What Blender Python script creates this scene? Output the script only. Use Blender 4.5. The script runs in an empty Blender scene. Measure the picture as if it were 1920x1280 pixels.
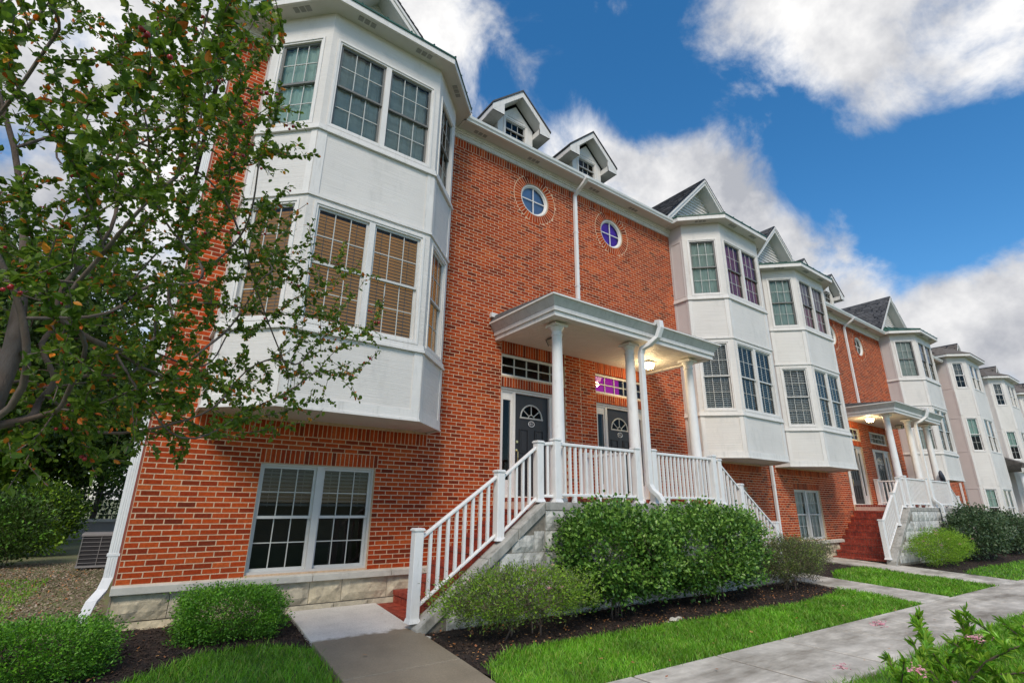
import bpy, math, random
import numpy as np
from mathutils import Matrix, Vector

random.seed(7)
rng = np.random.default_rng(11)
S = bpy.context.scene
COL = S.collection
ZO = 1.65            # everything below is written relative to eye level, then lifted by this much

# ------------------------------------------------------------------ camera
YAW, PIT, ROL = map(math.radians, (35.766, 17.795, 0.680))
cy, sy, cp, sp = math.cos(YAW), math.sin(YAW), math.cos(PIT), math.sin(PIT)
fwd = Vector((sy*cp, cy*cp, sp)); rt = Vector((cy, -sy, 0)); up = rt.cross(fwd)
r2 = rt*math.cos(ROL) + up*math.sin(ROL); u2 = -rt*math.sin(ROL) + up*math.cos(ROL)
camd = bpy.data.cameras.new('camera'); cam = bpy.data.objects.new('camera', camd); COL.objects.link(cam)
mw = Matrix.Identity(4)
for i in range(3):
    mw[i][0] = r2[i]; mw[i][1] = u2[i]; mw[i][2] = -fwd[i]
mw[2][3] = ZO
cam.matrix_world = mw
camd.sensor_width = 36; camd.sensor_fit = 'HORIZONTAL'; camd.lens = 945.9/1920*36
camd.clip_start = 0.05; camd.clip_end = 3000
S.camera = cam

# ------------------------------------------------------------------ light
SUN_DIR = Vector((-0.50, -0.62, 0.85)).normalized()
W = bpy.data.worlds.new('World'); S.world = W; W.use_nodes = True
nt = W.node_tree; nt.nodes.clear()
def wn(t, **k):
    n = nt.nodes.new(t)
    for a, b in k.items(): setattr(n, a, b)
    return n
def wl(a, b): nt.links.new(a, b)
def wmath(op, a, b=None, c=None):
    n = wn('ShaderNodeMath', operation=op)
    for i, v in enumerate((a, b, c)):
        if v is None: continue
        if isinstance(v, (int, float)): n.inputs[i].default_value = v
        else: wl(v, n.inputs[i])
    return n.outputs[0]
sky = wn('ShaderNodeTexSky', sky_type='NISHITA', sun_disc=False)
sky.sun_elevation = math.asin(SUN_DIR.z); sky.sun_rotation = math.atan2(SUN_DIR.x, SUN_DIR.y)
sky.air_density = 1.0; sky.dust_density = 0.2; sky.ozone_density = 3.0
hsv = wn('ShaderNodeHueSaturation'); hsv.inputs['Saturation'].default_value = 1.30; hsv.inputs['Hue'].default_value = 0.496; hsv.inputs['Value'].default_value = 1.0
wl(sky.outputs[0], hsv.inputs['Color'])
bg1 = wn('ShaderNodeBackground'); bg1.inputs[1].default_value = 0.125; wl(hsv.outputs[0], bg1.inputs[0])
tc = wn('ShaderNodeTexCoord')
n1 = wn('ShaderNodeTexNoise'); n1.inputs['Scale'].default_value = 5.2; n1.inputs['Detail'].default_value = 10; n1.inputs['Roughness'].default_value = 0.60; n1.inputs['Distortion'].default_value = 0.35
of = wn('ShaderNodeVectorMath', operation='ADD'); of.inputs[1].default_value = (1.3, 0.7, 2.1); wl(tc.outputs['Generated'], of.inputs[0]); wl(of.outputs[0], n1.inputs['Vector'])
n2 = wn('ShaderNodeTexNoise'); n2.inputs['Scale'].default_value = 4.2; n2.inputs['Detail'].default_value = 6; n2.inputs['Roughness'].default_value = 0.6
mp = wn('ShaderNodeVectorMath', operation='ADD'); mp.inputs[1].default_value = (5.2, 1.7, 3.1); wl(tc.outputs['Generated'], mp.inputs[0]); wl(mp.outputs[0], n2.inputs['Vector'])
# cloud banks (direction, sharpness, weight)
BANKS = [((0.725, 0.150, 0.672), 120, 0.34), ((0.798, 0.042, 0.601), 120, 0.34), ((0.649, 0.261, 0.715), 300, 0.26), ((0.612, 0.361, 0.704), 700, 0.16), ((0.627, 0.524, 0.577), 220, 0.40), ((0.737, 0.427, 0.524), 320, 0.42), ((0.829, 0.344, 0.442), 320, 0.42), ((0.899, 0.293, 0.325), 240, 0.42), ((0.951, 0.199, 0.238), 140, 0.42), ((0.959, 0.127, 0.253), 300, 0.30), ((0.698, 0.369, 0.614), 900, 0.16), ((0.811, 0.190, 0.553), 600, 0.30), ((0.49, 0.50, 0.715), 160, -0.20), ((0.54, 0.42, 0.73), 260, -0.16), ((0.542, 0.558, 0.628), 400, 0.28), ((0.287, 0.593, 0.753), 120, 0.24), ((0.716, 0.311, 0.626), 300, -0.24), ((0.803, 0.275, 0.529), 250, -0.30), ((0.873, 0.188, 0.450), 130, -0.36), ((0.890, 0.100, 0.445), 130, -0.34), ((0.618, 0.436, 0.653), 400, -0.22), ((0.445, 0.547, 0.709), 200, -0.08), ((-.3, .8, .4), 5, .34), ((-.5, -.6, .6), 3, .14)]
acc = None
nrm = wn('ShaderNodeVectorMath', operation='NORMALIZE'); wl(tc.outputs['Generated'], nrm.inputs[0])
for d, k, w_ in BANKS:
    dd = Vector(d).normalized()
    dp = wn('ShaderNodeVectorMath', operation='DOT_PRODUCT'); wl(nrm.outputs[0], dp.inputs[0]); dp.inputs[1].default_value = dd
    v = wmath('MULTIPLY', wmath('POWER', wmath('MAXIMUM', dp.outputs['Value'], 0.0), k), w_)
    acc = v if acc is None else wmath('ADD', acc, v)
dens = wmath('ADD', wmath('MULTIPLY_ADD', n1.outputs[0], 1.35, -0.175), wmath('MULTIPLY', acc, 1.0))
mr = wn('ShaderNodeMapRange', interpolation_type='SMOOTHSTEP'); mr.inputs[1].default_value = 0.45; mr.inputs[2].default_value = 0.80
wl(dens, mr.inputs[0])
cr = wn('ShaderNodeValToRGB'); cr.color_ramp.elements[0].position = 0.38; cr.color_ramp.elements[0].color = (0.44, 0.455, 0.50, 1)
cr.color_ramp.elements[1].position = 0.62; cr.color_ramp.elements[1].color = (0.98, 0.97, 0.96, 1)
wl(n2.outputs[0], cr.inputs[0])
bg2 = wn('ShaderNodeBackground'); bg2.inputs[1].default_value = 0.76; wl(cr.outputs[0], bg2.inputs[0])
mx = wn('ShaderNodeMixShader'); wl(mr.outputs[0], mx.inputs[0]); wl(bg1.outputs[0], mx.inputs[1]); wl(bg2.outputs[0], mx.inputs[2])
wo = wn('ShaderNodeOutputWorld'); wl(mx.outputs[0], wo.inputs[0])

sund = bpy.data.lights.new('sun', 'SUN'); sund.energy = 2.0; sund.angle = math.radians(18); sund.color = (1.0, 0.90, 0.77)
sun = bpy.data.objects.new('sun', sund); COL.objects.link(sun)
sun.rotation_euler = SUN_DIR.to_track_quat('Z', 'Y').to_euler(); sun.location = (-10, -12, 20)
vs = S.view_settings
S.display_settings.display_device = 'sRGB'
vs.view_transform = 'Standard'; vs.look = 'None'; vs.exposure = 0.5; vs.gamma = 1.0; vs.use_curve_mapping = False
S.render.engine = 'CYCLES'
S.cycles.max_bounces = 6; S.cycles.transparent_max_bounces = 10
S.cycles.sample_clamp_indirect = 4

# ------------------------------------------------------------------ materials
MATS = {}
def mat(name, col, rough=0.6, var=0.15, vscale=4.0, stretch=(1, 1, 1), bump=0.0, bscale=40.0, bstretch=None, island=None,
        spec=0.5, metal=0.0, col2=None, trans=0.0, dirt=None, emit=None, tone=None):
    """Principled material from world-position noise; island = list of colours picked per loose piece."""
    m = bpy.data.materials.new(name); m.use_nodes = True; MATS[name] = m
    t = m.node_tree; b = t.nodes['Principled BSDF']; L = t.links.new
    def N(ty, **k):
        n = t.nodes.new(ty)
        for a, v in k.items(): setattr(n, a, v)
        return n
    geo = N('ShaderNodeNewGeometry')
    def pos(st):
        v = N('ShaderNodeVectorMath', operation='MULTIPLY'); L(geo.outputs['Position'], v.inputs[0]); v.inputs[1].default_value = st
        return v.outputs[0]
    if island:
        oi = N('ShaderNodeObjectInfo'); a = N('ShaderNodeMath', operation='ADD'); L(geo.outputs['Random Per Island'], a.inputs[0]); L(oi.outputs['Random'], a.inputs[1])
        fr = N('ShaderNodeMath', operation='FRACT'); L(a.outputs[0], fr.inputs[0])
        r = N('ShaderNodeValToRGB'); r.color_ramp.interpolation = 'LINEAR'
        el = r.color_ramp.elements
        while len(el) < len(island): el.new(0.5)
        for i, c in enumerate(island):
            el[i].position = i/(len(island)-1); el[i].color = (*c, 1)
        L(fr.outputs[0], r.inputs[0]); base = r.outputs[0]
    else:
        rg = N('ShaderNodeRGB'); rg.outputs[0].default_value = (*col, 1); base = rg.outputs[0]
    no = N('ShaderNodeTexNoise'); no.inputs['Scale'].default_value = vscale; no.inputs['Detail'].default_value = 6; no.inputs['Roughness'].default_value = 0.65
    L(pos(stretch), no.inputs['Vector'])
    if col2 is not None:
        mixc = N('ShaderNodeMix', data_type='RGBA'); rmp = N('ShaderNodeMapRange'); rmp.inputs[1].default_value = 0.38; rmp.inputs[2].default_value = 0.62
        L(no.outputs[0], rmp.inputs[0]); L(rmp.outputs[0], mixc.inputs[0]); L(base, mixc.inputs[6]); mixc.inputs[7].default_value = (*col2, 1)
        base = mixc.outputs[2]
    if var:
        mr_ = N('ShaderNodeMapRange'); mr_.inputs[1].default_value = 0.3; mr_.inputs[2].default_value = 0.7; mr_.inputs[3].default_value = 1-var; mr_.inputs[4].default_value = 1+var
        L(no.outputs[0], mr_.inputs[0])
        vm = N('ShaderNodeVectorMath', operation='SCALE'); L(base, vm.inputs[0]); L(mr_.outputs[0], vm.inputs['Scale']); base = vm.outputs[0]
    if tone:
        tn = N('ShaderNodeTexNoise'); tn.inputs['Scale'].default_value = tone[0]; tn.inputs['Detail'].default_value = 4; L(geo.outputs['Position'], tn.inputs['Vector'])
        tm = N('ShaderNodeMapRange'); tm.inputs[1].default_value = .32; tm.inputs[2].default_value = .68; tm.inputs[3].default_value = 1-tone[1]; tm.inputs[4].default_value = 1+tone[1]; L(tn.outputs[0], tm.inputs[0])
        tv = N('ShaderNodeVectorMath', operation='SCALE'); L(base, tv.inputs[0]); L(tm.outputs[0], tv.inputs['Scale']); base = tv.outputs[0]
    if dirt:
        dcol, dscale, dst, lo, hi = dirt
        dn = N('ShaderNodeTexNoise'); dn.inputs['Scale'].default_value = dscale; dn.inputs['Detail'].default_value = 7; dn.inputs['Roughness'].default_value = 0.7
        L(pos(dst), dn.inputs['Vector'])
        dr = N('ShaderNodeMapRange'); dr.inputs[1].default_value = lo; dr.inputs[2].default_value = hi; L(dn.outputs[0], dr.inputs[0])
        dm = N('ShaderNodeMix', data_type='RGBA'); L(dr.outputs[0], dm.inputs[0]); L(base, dm.inputs[6]); dm.inputs[7].default_value = (*dcol, 1); base = dm.outputs[2]
    L(base, b.inputs['Base Color'])
    b.inputs['Roughness'].default_value = rough; b.inputs['Specular IOR Level'].default_value = spec; b.inputs['Metallic'].default_value = metal
    if bump:
        bn = N('ShaderNodeTexNoise'); bn.inputs['Scale'].default_value = bscale; bn.inputs['Detail'].default_value = 5; bn.inputs['Roughness'].default_value = 0.6
        L(pos(bstretch or (1, 1, 1)), bn.inputs['Vector'])
        bp = N('ShaderNodeBump'); bp.inputs['Strength'].default_value = 1.0; bp.inputs['Distance'].default_value = bump
        L(bn.outputs[0], bp.inputs['Height']); L(bp.outputs[0], b.inputs['Normal'])
    if trans:
        out = t.nodes['Material Output']; tr = N('ShaderNodeBsdfTranslucent'); ms = N('ShaderNodeMixShader'); ms.inputs[0].default_value = trans
        L(base, tr.inputs[0]); L(b.outputs[0], ms.inputs[1]); L(tr.outputs[0], ms.inputs[2]); L(ms.outputs[0], out.inputs[0])
    if emit:
        b.inputs['Emission Color'].default_value = (*emit[0], 1); b.inputs['Emission Strength'].default_value = emit[1]
    return m

BRK = [(.44, .064, .013), (.36, .047, .010), (.48, .080, .016), (.28, .036, .010), (.40, .055, .011), (.15, .025, .011), (.38, .050, .011), (.50, .100, .024), (.31, .040, .010), (.21, .030, .011)]
mat('brick', None, 0.9, 0.28, 30, spec=.15, island=BRK, bump=0.003, bscale=160, dirt=((.5, .36, .27), 1.3, (1, 1, 1), .74, .95), tone=(.55, .17))
mat('mortar', (.60, .43, .29), 0.95, 0.2, 20, spec=.15, bump=0.002, bscale=200)
mat('side_brick', (.3, .06, .03), 0.9, 0.3, 8)
mat('paver', None, 0.6, 0.3, 25, island=[(.30, .045, .024), (.23, .032, .018), (.36, .062, .034), (.17, .026, .018)], bump=0.002, bscale=120)
mat('paver_joint', (.56, .40, .33), 0.9, 0.2, 20)
mat('siding', (.68, .655, .62), 0.62, 0.06, 3, (.5, .5, 22), bump=0.007, bscale=3.0, bstretch=(.35, .35, 38), dirt=((.50, .49, .465), 1.6, (2, 2, .8), .52, .9), tone=(.8, .05))
mat('trim', (.715, .695, .665), 0.55, 0.05, 3, bump=0.003, bscale=6, bstretch=(1, 1, 14), dirt=((.45, .44, .41), 3, (5, 5, .6), .52, .88))
mat('panel_grey', (.58, .545, .53), 0.6, 0.04, 2, bump=0.002, bscale=18)
mat('pvc', (.77, .765, .755), 0.4, 0.04, 5, dirt=((.50, .49, .46), 6, (3, 3, .6), .54, .9))
mat('soffit', (.62, .605, .58), 0.6, 0.05, 3, bump=0.0015, bscale=20, bstretch=(1, 30, 1))
mat('ceiling_board', (.76, .73, .67), 0.55, 0.05, 3, bump=0.004, bscale=14, bstretch=(1, 26, 1))
mat('gutter', (.78, .78, .76), 0.4, 0.05, 4, dirt=((.45, .44, .42), 3, (3, 3, 1), .58, .85))
mat('crown_metal', (.56, .56, .54), 0.45, 0.12, 3, (3, 3, .5), dirt=((.22, .21, .2), 4, (3, 3, .5), .55, .9))
mat('vent', (.30, .30, .29), 0.7, 0.1)
mat('shingle', None, 0.9, 0.3, 9, island=[(.055, .057, .062), (.085, .086, .092), (.04, .042, .047), (.11, .11, .115), (.065, .064, .066)], bump=0.004, bscale=90)
mat('shingle_brown', None, 0.9, 0.3, 9, island=[(.10, .085, .075), (.15, .13, .115), (.075, .064, .057), (.17, .15, .135)], bump=0.004, bscale=90)
mat('green_metal', (.022, .090, .062), 0.42, 0.25, 3, spec=0.5, dirt=((.10, .17, .14), 3, (2, 2, 2), .6, .9))
mat('sash', (.34, .34, .325), 0.45, 0.06, 6)
mat('sash_dark', (.16, .16, .15), 0.45, 0.06, 6)
mat('muntin', (.50, .51, .48), 0.5, 0.04, 6)
mat('vinyl_grey', (.55, .55, .53), 0.45, 0.05, 6)
mat('curtain_green', (.68, .90, .79), 0.9, 0.12, 3, (5, 5, .7), bump=0.012, bscale=5, bstretch=(5, 5, .6), trans=.25)
mat('curtain_grey', (.50, .53, .48), 0.9, 0.22, 2.5, (1, 1, 3), bump=0.012, bscale=5, bstretch=(5, 5, .6))
mat('curtain_teal', (.46, .56, .50), 0.9, 0.2, 3, (5, 5, .7), bump=0.02, bscale=6, bstretch=(3, 3, 1))
mat('curtain_maroon', (.66, .21, .32), 0.9, 0.3, 4, (6, 6, .6), bump=0.015, bscale=5, bstretch=(6, 6, .5))
mat('curtain_mauve', (.60, .38, .42), 0.9, 0.2, 3, (6, 6, .6), bump=0.012, bscale=5, bstretch=(6, 6, .5))
mat('curtain_lilac', (.62, .58, .70), 0.8, 0.06, 3)
mat('blue_reflection', (.30, .44, .72), 0.8, 0.05, 2)  # sky reflection put into the colour of the disc behind the pane
mat('purple_paper', (.30, .06, .80), 0.8, 0.25, 5)
mat('magenta_glow', (.30, .02, .27), 0.8, 0.2, 3, emit=((.55, .02, .50), 0.35))  # interior surface given its own glow, no lamp behind the transom
mat('blind_tan', (.27, .225, .17), 0.6, 0.1, 4)
mat('blind_grey', (.66, .65, .62), 0.6, 0.1, 4)
mat('blind_dim', (.13, .13, .125), 0.6, 0.1, 4)
mat('room', (.022, .020, .018), 0.9, 0.3, 2)
mat('room_warm', (.22, .13, .06), 0.9, 0.2, 2, emit=((.9, .50, .18), 0.16))  # weak emission on the room backing stands in for indoor lighting
mat('door_paint', (.020, .018, .019), 0.42, 0.12, 14, bump=0.0006, bscale=90, bstretch=(6, 6, .6))
mat('door_brown', (.032, .026, .023), 0.42, 0.12, 14, bump=0.0006, bscale=90, bstretch=(6, 6, .6))
mat('brass', (.62, .50, .26), 0.3, 0.1, 10, metal=0.9)
mat('plate_white', (.82, .82, .80), 0.5, 0.02)
mat('black', (.012, .012, .013), 0.5, 0.1)
mat('stone', None, 0.92, 0.30, 7, island=[(.50, .435, .31), (.56, .485, .34), (.46, .41, .31), (.53, .47, .35)], bump=0.012, bscale=22, dirt=((.24, .21, .15), 2.5, (1, 1, 1), .58, .85))
mat('stone_grey', None, 0.92, 0.28, 8, island=[(.50, .50, .47), (.58, .575, .545), (.44, .44, .415)], bump=0.014, bscale=22, dirt=((.13, .13, .12), 2.2, (2.5, 2.5, .7), .50, .74))
mat('limestone', (.52, .50, .44), 0.85, 0.12, 5, bump=0.002, bscale=70, dirt=((.30, .28, .24), 3, (1, 1, 1), .55, .85))
mat('cap_concrete', (.36, .35, .32), 0.9, 0.2, 7, bump=0.003, bscale=60, dirt=((.12, .12, .10), 3, (2, 2, 1), .48, .75))
mat('gravel_joint', (.20, .18, .15), 0.95, 0.3, 30)
mat('bark', (.17, .12, .095), 0.9, 0.35, 14, (1, 1, .4), bump=0.006, bscale=60, bstretch=(1, 1, .4), col2=(.15, .12, .105))
mat('twig', (.13, .09, .07), 0.85, 0.3, 14)
mat('leaf_crab', None, 0.42, 0.15, 6, island=[(.10, .185, .016), (.14, .245, .018), (.06, .12, .014), (.21, .32, .026), (.11, .20, .02), (.07, .145, .016), (.26, .35, .035)], trans=.5, spec=.45)
mat('leaf_orange', None, 0.5, 0.2, 8, island=[(.75, .22, .015), (.62, .12, .012), (.80, .36, .03), (.48, .08, .015)], trans=.35)
mat('berry', (.33, .012, .018), 0.28, 0.25, 30, spec=.6)
mat('leaf_box', None, 0.45, 0.2, 5, island=[(.055, .16, .014), (.11, .29, .018), (.035, .11, .014), (.15, .37, .024), (.08, .22, .016)], trans=.2)
mat('leaf_hedge', None, 0.42, 0.15, 5, island=[(.05, .14, .02), (.09, .22, .026), (.03, .085, .016), (.14, .29, .035), (.065, .16, .022), (.04, .11, .02)], trans=.22)
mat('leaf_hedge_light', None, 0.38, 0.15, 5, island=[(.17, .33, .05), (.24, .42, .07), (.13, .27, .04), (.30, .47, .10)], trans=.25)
mat('leaf_box_light', None, 0.45, 0.2, 5, island=[(.16, .40, .022), (.22, .48, .03), (.12, .32, .02)], trans=.25)
mat('leaf_holly', None, 0.4, 0.15, 5, island=[(.055, .10, .040), (.085, .14, .055), (.035, .07, .030), (.12, .17, .075)], trans=.15)
mat('leaf_spirea', None, 0.5, 0.2, 5, island=[(.09, .14, .04), (.16, .26, .04), (.07, .10, .04), (.28, .40, .045), (.12, .15, .06), (.14, .15, .08)], trans=.25)
mat('leaf_lime', None, 0.55, 0.2, 5, island=[(.20, .38, .025), (.29, .50, .03), (.12, .26, .022), (.36, .55, .045), (.16, .32, .022)], trans=.38)
mat('leaf_dry', None, 0.6, 0.2, 5, island=[(.09, .10, .045), (.13, .12, .06), (.055, .065, .035), (.17, .13, .07), (.07, .10, .04)], trans=.2)
mat('leaf_far', None, 0.6, 0.25, .8, island=[(.035, .085, .012), (.06, .135, .016), (.022, .055, .010), (.085, .18, .02)], trans=.3)
mat('flower', None, 0.6, 0.2, 20, island=[(.62, .22, .28), (.75, .42, .45), (.55, .16, .24)])
mat('grass', None, 0.5, 0.25, 1.2, island=[(.12, .33, .014), (.17, .42, .016), (.09, .26, .013), (.23, .50, .025), (.14, .36, .016), (.36, .38, .09)], tone=(1.6, .22), trans=.3)
mat('grass_ground', (.05, .13, .012), 0.95, 0.4, 6, col2=(.04, .075, .012))
mat('mulch', (.022, .014, .011), 0.95, 0.5, 12, bump=0.02, bscale=40, col2=(.035, .022, .015))
mat('chip', None, 0.85, 0.3, 20, island=[(.030, .019, .014), (.055, .030, .020), (.020, .013, .011), (.085, .05, .032), (.035, .022, .017)])
mat('litter', None, 0.7, 0.2, 10, island=[(.45, .16, .03), (.32, .12, .05), (.50, .27, .09), (.25, .10, .05), (.42, .30, .17)])
mat('soil', (.22, .175, .12), 0.95, 0.45, 16, bump=0.02, bscale=30, col2=(.085, .14, .03), tone=(.6, .3))
mat('far_ground', (.07, .10, .035), 0.95, 0.35, .5, col2=(.10, .095, .06))
mat('concrete', (.55, .515, .455), 0.7, 0.12, 9, bump=0.0015, bscale=150, dirt=((.19, .165, .13), 1.1, (.55, 2.0, 1), .42, .68), tone=(2.2, .18))
mat('wall_concrete', (.30, .30, .285), 0.9, 0.2, 1, (1, 1, .3))
mat('iron', (.02, .02, .021), 0.5, 0.1)
mat('ac_grey', (.23, .23, .23), 0.5, 0.1)
mat('ac_dark', (.02, .02, .023), 0.6, 0.2, 30)
mat('cap_blue', (.05, .06, .085), 0.6, 0.2, 30)

def damp_concrete():
    """path concrete: dry and pale where the bay above keeps the rain off, damp and darker beyond the drip line"""
    m = bpy.data.materials.new('path_concrete'); m.use_nodes = True; MATS['path_concrete'] = m
    t = m.node_tree; b = t.nodes['Principled BSDF']; L = t.links.new
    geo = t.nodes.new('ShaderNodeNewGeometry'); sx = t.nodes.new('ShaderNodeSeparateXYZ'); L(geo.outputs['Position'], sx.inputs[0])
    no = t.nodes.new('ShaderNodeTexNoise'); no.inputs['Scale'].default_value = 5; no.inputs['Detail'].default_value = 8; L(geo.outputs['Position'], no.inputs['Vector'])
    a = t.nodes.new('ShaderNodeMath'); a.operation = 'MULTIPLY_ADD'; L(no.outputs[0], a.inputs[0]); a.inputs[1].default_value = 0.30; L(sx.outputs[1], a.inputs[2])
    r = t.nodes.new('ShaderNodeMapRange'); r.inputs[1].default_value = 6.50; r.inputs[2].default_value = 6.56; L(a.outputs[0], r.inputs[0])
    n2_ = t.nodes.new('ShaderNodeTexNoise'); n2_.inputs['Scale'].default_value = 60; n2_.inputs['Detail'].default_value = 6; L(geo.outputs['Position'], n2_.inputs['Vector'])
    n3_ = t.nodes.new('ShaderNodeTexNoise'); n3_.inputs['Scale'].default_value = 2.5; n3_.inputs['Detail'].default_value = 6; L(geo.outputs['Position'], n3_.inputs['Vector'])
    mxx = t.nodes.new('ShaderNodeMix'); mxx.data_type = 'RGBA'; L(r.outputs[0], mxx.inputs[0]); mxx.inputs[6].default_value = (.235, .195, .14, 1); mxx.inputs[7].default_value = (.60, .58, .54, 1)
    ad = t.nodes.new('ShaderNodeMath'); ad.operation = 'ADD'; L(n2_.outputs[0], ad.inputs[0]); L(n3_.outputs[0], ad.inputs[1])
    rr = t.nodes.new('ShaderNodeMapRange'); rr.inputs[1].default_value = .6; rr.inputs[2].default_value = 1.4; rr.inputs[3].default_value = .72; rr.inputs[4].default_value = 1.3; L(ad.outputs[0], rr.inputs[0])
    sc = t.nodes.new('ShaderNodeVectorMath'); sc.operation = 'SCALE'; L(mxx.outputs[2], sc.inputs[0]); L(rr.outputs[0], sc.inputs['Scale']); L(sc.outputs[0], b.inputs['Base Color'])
    rg = t.nodes.new('ShaderNodeMapRange'); rg.inputs[3].default_value = .62; rg.inputs[4].default_value = .8; L(r.outputs[0], rg.inputs[0]); L(rg.outputs[0], b.inputs['Roughness'])
    bp = t.nodes.new('ShaderNodeBump'); bp.inputs['Distance'].default_value = .0015; L(n2_.outputs[0], bp.inputs['Height']); L(bp.outputs[0], b.inputs['Normal'])
damp_concrete()

def glass_mat(name, tint, refl):
    m = bpy.data.materials.new(name); m.use_nodes = True; MATS[name] = m
    t = m.node_tree; t.nodes.clear(); L = t.links.new
    o = t.nodes.new('ShaderNodeOutputMaterial'); ms = t.nodes.new('ShaderNodeMixShader')
    tr = t.nodes.new('ShaderNodeBsdfTransparent'); tr.inputs[0].default_value = (*tint, 1)
    gl = t.nodes.new('ShaderNodeBsdfGlossy'); gl.inputs['Roughness'].default_value = .02; gl.inputs[0].default_value = (.80, .78, .74, 1)
    fr = t.nodes.new('ShaderNodeFresnel'); fr.inputs[0].default_value = refl
    L(fr.outputs[0], ms.inputs[0]); L(tr.outputs[0], ms.inputs[1]); L(gl.outputs[0], ms.inputs[2]); L(ms.outputs[0], o.inputs[0])
glass_mat('glass', (.90, .93, .92), 1.42)
glass_mat('glass_dull', (.5, .5, .5), 1.15)
def lamp_mat():
    m = bpy.data.materials.new('lamp_glow'); m.use_nodes = True; MATS['lamp_glow'] = m
    b = m.node_tree.nodes['Principled BSDF']; b.inputs['Base Color'].default_value = (.9, .8, .6, 1)
    b.inputs['Emission Color'].default_value = (1, .78, .42, 1); b.inputs['Emission Strength'].default_value = 7
lamp_mat()
mat('frost', (.5, .48, .42), .3, .05)

# ------------------------------------------------------------------ mesh helpers
class MB:
    def __init__(s): s.v = []; s.f = []
    def quad(s, a, b, c, d):
        n = len(s.v); s.v += [a, b, c, d]; s.f.append((n, n+1, n+2, n+3)); return s
    def poly(s, pts):
        n = len(s.v); s.v += list(pts); s.f.append(tuple(range(n, n+len(pts)))); return s
    def hexa(s, p):      # 8 corners: bottom ring 0-3, top ring 4-7
        n = len(s.v); s.v += list(p)
        for q in ((0, 3, 2, 1), (4, 5, 6, 7), (0, 1, 5, 4), (1, 2, 6, 5), (2, 3, 7, 6), (3, 0, 4, 7)): s.f.append(tuple(n+i for i in q))
        return s
    def box(s, x0, x1, y0, y1, z0, z1):
        return s.hexa([(x0, y0, z0), (x1, y0, z0), (x1, y1, z0), (x0, y1, z0), (x0, y0, z1), (x1, y0, z1), (x1, y1, z1), (x0, y1, z1)])
    def fbox(s, fr, u0, u1, w0, w1, z0, z1):   # box in a wall frame; w measured outwards
        P = fr.p
        return s.hexa([P(u0, w1, z0), P(u1, w1, z0), P(u1, w0, z0), P(u0, w0, z0), P(u0, w1, z1), P(u1, w1, z1), P(u1, w0, z1), P(u0, w0, z1)])
    def prism(s, pts, d):     # polygon (3-D points) extruded by vector d
        n = len(pts); b = len(s.v); s.v += [tuple(p) for p in pts] + [tuple(Vector(p)+Vector(d)) for p in pts]
        s.f.append(tuple(b+i for i in range(n))); s.f.append(tuple(b+n+i for i in reversed(range(n))))
        for i in range(n):
            j = (i+1) % n; s.f.append((b+i, b+n+i, b+n+j, b+j))
        return s
    def tube(s, pts, rads, n=8, cap=True, flat=1.0):
        b = len(s.v); m = len(pts); P = [Vector(p) for p in pts]
        ref = Vector((0.13, 0.31, 0.94))
        for i, p in enumerate(P):
            t = (P[min(i+1, m-1)]-P[max(i-1, 0)]).normalized()
            rf = ref if abs(t.dot(ref.normalized())) < .95 else Vector((1, 0, 0))
            a = t.cross(rf).normalized(); c = t.cross(a)
            for k in range(n):
                th = 2*math.pi*k/n
                s.v.append(tuple(p + a*math.cos(th)*rads[i] + c*math.sin(th)*rads[i]*flat))
        for i in range(m-1):
            for k in range(n):
                s.f.append((b+i*n+k, b+i*n+(k+1) % n, b+(i+1)*n+(k+1) % n, b+(i+1)*n+k))
        if cap:
            s.f.append(tuple(b+k for k in reversed(range(n)))); s.f.append(tuple(b+(m-1)*n+k for k in range(n)))
        return s
    def lathe(s, x, y, prof, n=24):     # prof: (radius, z)
        b = len(s.v)
        for r, z in prof:
            for k in range(n):
                th = 2*math.pi*k/n; s.v.append((x+r*math.cos(th), y+r*math.sin(th), z))
        for i in range(len(prof)-1):
            for k in range(n): s.f.append((b+i*n+k, b+i*n+(k+1) % n, b+(i+1)*n+(k+1) % n, b+(i+1)*n+k))
        s.f.append(tuple(b+k for k in reversed(range(n)))); s.f.append(tuple(b+(len(prof)-1)*n+k for k in range(n)))
        return s
    def mesh(s, name):
        me = bpy.data.meshes.new(name); me.from_pydata(s.v, [], s.f); me.update(); return me
    def build(s, name, m, parent=None, smooth=False, kind=None, bevel=0):
        return link(name, s.mesh(name), m, parent, smooth, kind, bevel)

def link(name, me, m, parent=None, smooth=False, kind=None, bevel=0):
    o = bpy.data.objects.new(name, me); COL.objects.link(o)
    if m and not me.materials: me.materials.append(MATS[m])
    if parent: o.parent = parent
    if smooth:
        me.polygons.foreach_set('use_smooth', [True]*len(me.polygons))
    if kind: o['kind'] = kind
    if bevel:
        b = o.modifiers.new('bevel', 'BEVEL'); b.width = bevel; b.segments = 2; b.limit_method = 'ANGLE'
    return o
def np_mesh(name, V, F):
    V = np.asarray(V, np.float32); F = np.asarray(F, np.int32)
    me = bpy.data.meshes.new(name); me.vertices.add(len(V)); me.vertices.foreach_set('co', V.ravel())
    k = F.shape[1]; me.loops.add(F.size); me.loops.foreach_set('vertex_index', F.ravel())
    me.polygons.add(len(F)); me.polygons.foreach_set('loop_start', np.arange(0, F.size, k, dtype=np.int32)); me.polygons.foreach_set('loop_total', np.full(len(F), k, np.int32))
    me.polygons.foreach_set('use_smooth', np.zeros(len(F), bool)); me.update(calc_edges=True); me.validate(); return me
def empty(name, loc=(0, 0, 0)):
    o = bpy.data.objects.new(name, None); COL.objects.link(o); o.empty_display_size = .2; o.location = loc; return o
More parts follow.
